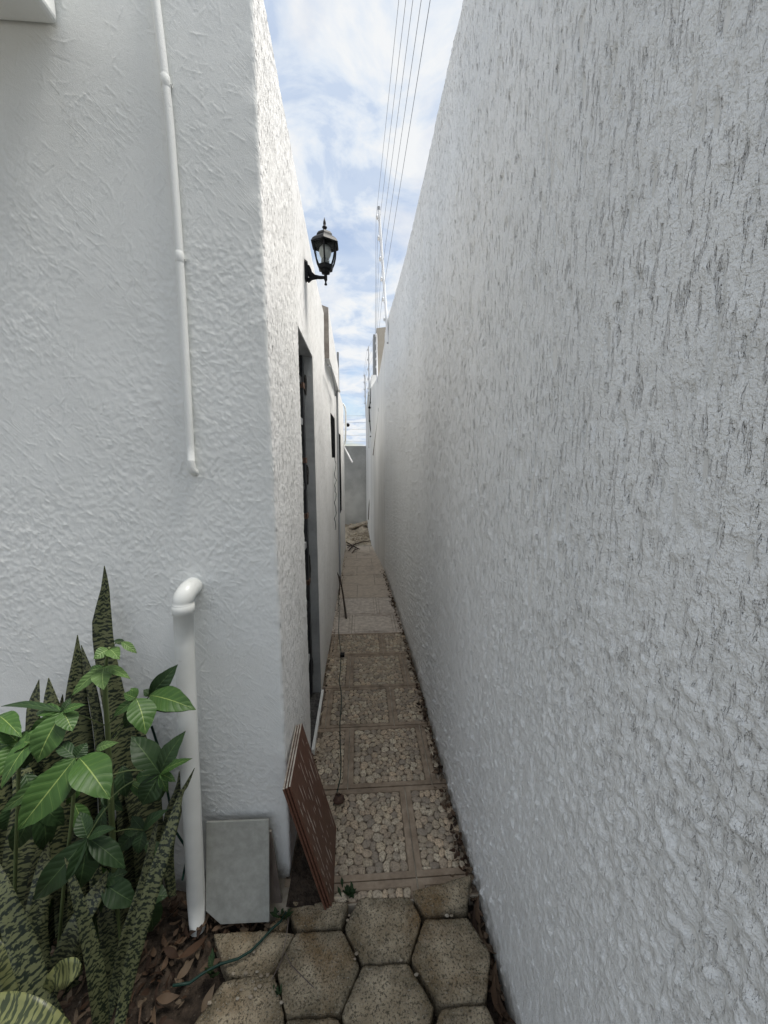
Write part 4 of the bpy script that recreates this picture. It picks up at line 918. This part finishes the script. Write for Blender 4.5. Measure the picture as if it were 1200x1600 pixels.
for i, pp in enumerate((((362,1480),(375,1510),(398,1540),(415,1556)), ((432,1480),(424,1510),(416,1535)))):
    pts = []
    for x, y in (((445,1488),(455,1508),(475,1528),(490,1543)), ((452,1425),(448,1460),(440,1500),(425,1530)))[i]: pts.append(on_z(x,y,.006))
    tag(MB().tube(pts, .0014, 5).obj('dry_root', M_wood), ['thin dry stalk lying across the second hexagon stone', 'thin dry stalk along the joint below the leaning tiles'][i], 'stalk')
# weed tuft and small plants near the joints
def weed(px, py, n, h, label, seed, z=0.0):
    p = on_z(px,py,z); ro = empty('weed', p, label, 'weed'); g = random.Random(seed)
    for k in range(n):
        a = g.uniform(0,6.3); L = h*g.uniform(.5,1.1); d = Vector((math.cos(a),math.sin(a),g.uniform(.5,1.8))).normalized(); mb = MB()
        side_ = d.cross(Vector((0,0,1))).normalized()*h*.16; q = p+Vector((g.gauss(0,.012),g.gauss(0,.008),0))
        mb.add([q-side_*.15,q+side_*.15,q+d*L*.6+side_,q+d*L,q+d*L*.6-side_], [(0,1,2,3,4)], [(.45,0),(.55,0),(.9,.6),(.5,1),(.1,.6)]); mb.obj('leaf', M_leaf_d, ro)
weed(545,1398,26,.035,'low dark weed tuft in the joint between the pebble tiles and the paving',4)
weed(437,1434,12,.045,'small green weed growing beside the grey tile',5)
weed(336,1520,10,.05,'small green weed at the edge of the left hexagon stone',6,-.01)
weed(438,1552,7,.02,'tiny sprig in the joint below the second hexagon stone',8)

# ================================================================== SNAKE PLANTS
def blade(pix, parent, m=None, yaw=0.0, name='blade'):
    """pix: (x, y, width_px, depth) from base to tip"""
    ctr = catmull([on_y(x,y,d) for x,y,w,d in pix]); n = len(ctr)-1; ws = []
    wm = [w*on_y(x,y,d).length/600*.9 if False else w*d/FPX for x,y,w,d in pix]
    for i in range(n+1): ws.append(float(np.interp(i/n*(len(pix)-1), range(len(pix)), wm))*.5)
    vs = []; uvs = []; fs = []; cr = 5; v = 0
    for i, p in enumerate(ctr):
        t = (ctr[min(i+1,n)]-ctr[max(i-1,0)]).normalized(); view = (EYE-p).normalized(); s_ = t.cross(view).normalized(); nn_ = s_.cross(t).normalized()
        a = yaw + .25*math.sin(i*.5+pix[0][0]); s2 = (s_*math.cos(a)+nn_*math.sin(a)); n2 = (nn_*math.cos(a)-s_*math.sin(a))
        if n2.dot(view) < 0: n2 = -n2
        if i: v += (p-ctr[i-1]).length
        for layer in (1,-1):
            for k in range(cr):
                q = k/(cr-1)*2-1; trough = .35*ws[i]*(q*q-.3)
                th = (.0028*(1-q*q)+.0004)*min(1, ws[i]/.01)
                vs.append(p+s2*q*ws[i]/max(.5,math.cos(a))+n2*(trough+layer*th)); uvs.append((k/(cr-1), v))
    m_ = cr*2
    for i in range(n):
        b = i*m_
        for k in range(cr-1):
            fs.append((b+k,b+k+1,b+m_+k+1,b+m_+k)); fs.append((b+cr+k+1,b+cr+k,b+m_+cr+k,b+m_+cr+k+1))
        fs.append((b,b+m_,b+m_+cr,b+cr)); fs.append((b+cr-1,b+2*cr-1,b+m_+2*cr-1,b+m_+cr-1))
    return MB().add(vs, fs, uvs).obj(name, m or M_snake, parent, True)
sp1 = empty('snake_plant', (-.8,1.0,-.03), 'tall dark snake plant against the wall with the highest blade above the leafy shrub', 'plant', 'snake plants in the bed')
sp2 = empty('snake_plant', (-.6,.8,-.03), 'mottled snake plant nearest the downpipe with long slanting blades', 'plant', 'snake plants in the bed')
sp3 = empty('snake_plant', (-.95,.75,-.03), 'broad yellow-green banded snake plant filling the bottom left corner', 'plant', 'snake plants in the bed')
B = blade
B([(205,1440,30,1.0),(206,1300,40,1.03),(192,1160,38,1.06),(176,1080,30,1.07),(165,1020,27,1.08),(160,970,25,1.09),(164,920,11,1.10),(163,884,1,1.10)], sp1)
B([(135,1430,34,1.0),(128,1250,40,1.03),(122,1150,38,1.05),(120,1090,28,1.06),(121,1040,16,1.07),(121,992,1,1.08)], sp1)
B([(172,1380,18,1.02),(158,1180,14,1.05),(150,1110,14,1.06),(138,1050,12,1.07),(127,1008,1,1.08)], sp1, yaw=.3)
B([(66,1400,30,1.0),(58,1200,26,1.04),(53,1120,17,1.05),(56,1090,12,1.06),(61,1062,1,1.07)], sp1, yaw=.4)
B([(90,1400,36,1.0),(86,1200,30,1.04),(82,1120,24,1.05),(79,1090,16,1.06),(76,1059,1,1.07)], sp1)
B([(98,1400,20,1.02),(97,1250,18,1.04),(96,1150,10,1.06),(97,1100,5,1.08),(98,1085,1,1.08)], sp1, yaw=.5)
B([(235,1440,34,1.02),(232,1330,44,1.04),(222,1230,50,1.06),(205,1150,40,1.08),(190,1100,4,1.1)], sp1)
B([(270,1400,12,1.0),(262,1330,22,1.03),(272,1270,26,1.05),(284,1230,20,1.07),(281,1205,3,1.08)], sp1, yaw=.4)
B([(180,1640,16,.72),(192,1570,20,.76),(212,1480,25,.8),(240,1380,27,.85),(263,1310,22,.89),(277,1262,13,.92),(283,1240,7,.93),(292,1225,7,.935),(304,1200,1,.94)], sp2)
B([(160,1640,20,.74),(152,1540,28,.76),(137,1460,22,.78),(118,1390,14,.80),(100,1335,1,.82)], sp2)
B([(165,1600,14,.82),(185,1530,22,.84),(200,1460,24,.86),(225,1380,18,.9),(240,1310,10,.93),(248,1270,1,.95)], sp2, yaw=.3)
B([(180,1630,18,.86),(176,1540,26,.88),(168,1440,26,.9),(150,1370,20,.93),(150,1320,2,.95)], sp2)
B([(60,1590,30,.82),(88,1520,34,.84),(120,1450,34,.86),(150,1400,28,.9),(168,1360,4,.92)], sp2, yaw=.2)
B([(110,1660,40,.66),(68,1580,36,.68),(35,1480,36,.72),(5,1400,28,.75),(-22,1340,20,.78),(-40,1290,2,.8)], sp3, M_snake)
B([(130,1680,40,.6),(90,1618,36,.62),(50,1588,42,.63),(5,1576,42,.64),(-50,1590,36,.64),(-90,1600,6,.65)], sp3, M_snake_y)
B([(70,1560,10,.70),(82,1532,24,.70),(96,1522,38,.70),(110,1517,38,.69),(121,1515,26,.685),(127,1512,10,.68)], sp3, M_snake_y)
B([(30,1600,34,.86),(28,1440,42,.9),(34,1330,44,.93),(42,1250,36,.96),(30,1200,20,.98),(15,1165,2,1.0)], sp3)
B([(70,1560,30,.88),(55,1440,34,.9),(75,1340,42,.93),(92,1270,34,.96),(100,1220,3,.98)], sp3)
B([(40,1560,26,.8),(48,1470,32,.83),(62,1400,30,.86),(70,1350,20,.89),(76,1310,2,.9)], sp3, yaw=.3)
B([(-20,1600,30,.9),(-18,1480,34,.92),(-6,1380,36,.94),(8,1290,34,.95),(4,1220,22,.97),(-4,1180,2,.98)], sp3)
B([(110,1600,26,.9),(118,1450,26,.94),(120,1350,24,.97),(117,1290,18,1.0),(112,1240,2,1.02)], sp3)
B([(20,1620,24,.72),(14,1530,26,.76),(0,1490,24,.78),(-15,1460,3,.8)], sp3, M_snake_y)
for i in range(12):
    x0 = -40+i*22+random.uniform(-8,8); B([(x0+10,1560,24,1.0),(x0+6,1420,30,1.04),(x0,1330,26,1.07),(x0+random.uniform(-12,12),1230+random.uniform(-30,50),2,1.10)], sp1, yaw=random.uniform(-.5,.5))

# ================================================================== LEAFY SHRUB
shrub = empty('leafy_shrub', (-.72,.92,-.03), 'green shrub with glossy compound leaves growing through the snake plants', 'shrub')
def tube_px(pp, r, m, parent, name): return MB().tube(catmull([on_y(x,y,d) for x,y,d in pp], 8), r, 7).obj(name, m, parent, True)
st_main = tube_px([(185,1480,.95),(178,1350,.94),(172,1230,.93),(168,1140,.92),(164,1080,.915),(165,1040,.91),(171,1012,.90)], [.0075]*4+[.006]*3+[.004]*2, M_stem, shrub, 'stem')
tube_px([(90,1500,.9),(100,1380,.86),(112,1280,.83),(118,1185,.80)], .004, M_stem, shrub, 'stem')
tube_px([(20,1500,.9),(24,1350,.86),(28,1240,.83),(30,1160,.81)], .004, M_stem, shrub, 'stem')
def pet(a, b, da, db, r=.0016): tube_px([(a[0],a[1],da),((a[0]+b[0])/2,(a[1]+b[1])/2-3,(da+db)/2),(b[0],b[1],db)], r, M_stem, shrub, 'leaf_stalk')
def leaf(p0, p1, wpx, d0, d1, m, bow=.12, roll=0.0, seed=0, parent=shrub):
    A, Bp = on_y(*p0, d0), on_y(*p1, d1); L = (Bp-A).length; t = (Bp-A).normalized(); mid = (A+Bp)/2; view = (EYE-mid).normalized()
    s_ = t.cross(view).normalized(); nn_ = s_.cross(t).normalized(); nn_ = nn_ if nn_.dot(view) > 0 else -nn_
    if nn_.dot(view) < 0: nn_ = -nn_
    up = Vector((0,0,1)); nn_ = (nn_ + up*.35).normalized(); nn_ = (nn_ - t*nn_.dot(t)).normalized()
    s_ = t.cross(nn_); Q = Matrix.Rotation(roll,3,t); s_ = Q @ s_; nn_ = Q @ nn_
    w = wpx*mid.y/FPX*.5; g = random.Random(seed+int(p0[0]*3+p1[1])); n = 12; cr = 7; vs = []; uvs = []; fs = []; ph = g.random()*6
    for i in range(n+1):
        u_ = i/n; prof = (math.sin(math.pi*u_**.92)**.78)*(1-.18*u_); prof *= 1.08 if u_ < .6 else 1
        if u_ > .86: prof *= (1-(u_-.86)/.14*.55)
        prof = max(prof, .02)
        c = A + t*L*u_ + nn_*bow*L*(math.sin(math.pi*u_)) - up*.0
        for k in range(cr):
            q = k/(cr-1)*2-1; fold = .16*abs(q)*w*prof; wav = .05*w*math.sin(u_*17+ph+q*2)*abs(q)
            vs.append(c + s_*q*w*prof + nn_*(fold+wav) ); uvs.append((k/(cr-1), u_))
    for i in range(n):
        for k in range(cr-1): fs.append((i*cr+k, i*cr+k+1, (i+1)*cr+k+1, (i+1)*cr+k))
    return MB().add(vs, fs, uvs).obj('leaf', m, parent, True)
Lm, Ld, Ly = M_leaf, M_leaf_d, M_leaf_y
def whorl(c, dc, tips, m):
    for (x, y, w, dd, *rest) in tips: leaf(c, (x,y), w, dc, dc+dd, rest[0] if rest else m, bow=.10+random.uniform(-.03,.05), roll=random.uniform(-.35,.35))
whorl((171,1014), .90, [(146,1030,20,-.03),(187,1031,20,-.04)], Ly); leaf((190,1003),(214,1021),12,.89,.88,Ly); leaf((178,1001),(198,1006),9,.9,.91,Ld)
pet((171,1014),(190,1003),.90,.89,.001)
whorl((163,1042), .90, [(162,1078,30,-.05),(204,1061,15,-.04),(112,1087,18,-.04),(138,1052,12,.02,Lm)], Ly)
whorl((98,1112), .84, [(58,1192,46,-.05),(113,1143,30,-.03),(134,1101,13,.0),(58,1113,20,.03),(1,1104,12,.04,Ld),(46,1150,26,.0),(110,1090,12,.02,Ld)], Lm)
pet((163,1133),(98,1112),.92,.84)
whorl((213,1091), .88, [(228,1148,42,-.05),(193,1083,15,.0),(177,1119,15,-.01),(196,1138,18,.02,Ld),(205,1075,16,.02)], Lm)
pet((168,1133),(213,1091),.92,.88)
whorl((234,1087), .93, [(306,1109,40,-.04),(274,1078,20,.0),(278,1038,26,.02,Ld),(224,1078,14,0)], Ld); leaf((234,1086),(306,1109),38,.92,.88,Lm)
pet((168,1160),(198,1120),.93,.91); pet((178,1155),(234,1087),.94,.93)
whorl((118,1184), .78, [(28,1298,58,-.07),(98,1252,40,.0,Ld),(0,1270,24,-.04),(136,1160,22,.02,Ld),(85,1225,34,.02)], Lm)
leaf((124,1184),(172,1249),56,.78,.72,Lm,bow=.16); leaf((150,1170),(186,1160),14,.8,.79,Ly); leaf((118,1184),(88,1160),20,.79,.82,Ld)
whorl((137,1309), .84, [(125,1268,26,.03),(181,1294,18,.0),(52,1407,46,-.04,Ld),(123,1392,46,-.02),(196,1357,32,-.01),(160,1342,30,.01)], Ld)
pet((137,1309),(172,1255),.84,.86); pet((170,1250),(212,1218),.86,.88); pet((178,1210),(224,1204),.93,.92)
whorl((250,1209), .97, [(301,1185,16,-.02,Lm),(262,1238,14,-.01,Lm),(205,1150,40,.04),(290,1142,32,.04),(222,1258,40,-.02),(248,1253,22,.0),(212,1215,24,.02,Lm),(275,1222,14,-.02,Lm)], Ld)
whorl((224,1297), .95, [(264,1264,20,-.01),(216,1334,22,-.02),(193,1300,18,.0),(206,1275,18,.02)], Ld)
pet((178,1300),(224,1297),.9,.95,.0012)
whorl((161,1379), .92, [(215,1413,38,-.02),(142,1475,46,.0),(200,1362,24,.02),(178,1428,34,.02)], Ld)
whorl((28,1160), .82, [(-5,1130,26,.0),(48,1160,30,-.02),(0,1212,36,-.05),(40,1200,30,.0,Ld),(60,1140,22,.02,Ld),(-20,1175,26,.0)], Lm)
leaf((-2,1118),(34,1152),30,.86,.80,Lm); leaf((75,1130),(2,1232),34,.84,.76,Lm,roll=.5)
whorl((232,1400), .97, [(238,1455,34,0),(262,1400,28,.0),(210,1440,30,.02)], Ld)
whorl((60,1250), .9, [(20,1330,34,-.02),(70,1330,34,0),(100,1290,28,.02)], Ld)
for i in range(60):
    x, y = random.uniform(-30,225), random.uniform(1180,1500); d = random.uniform(.96,1.07); a = random.uniform(0.6,2.6)
    leaf((x,y),(x+45*math.cos(a),y+50*math.sin(a)), random.uniform(16,30), d, d-.02, random.choice([Ld,Ld,Lm]), roll=random.uniform(-.5,.5), seed=i)
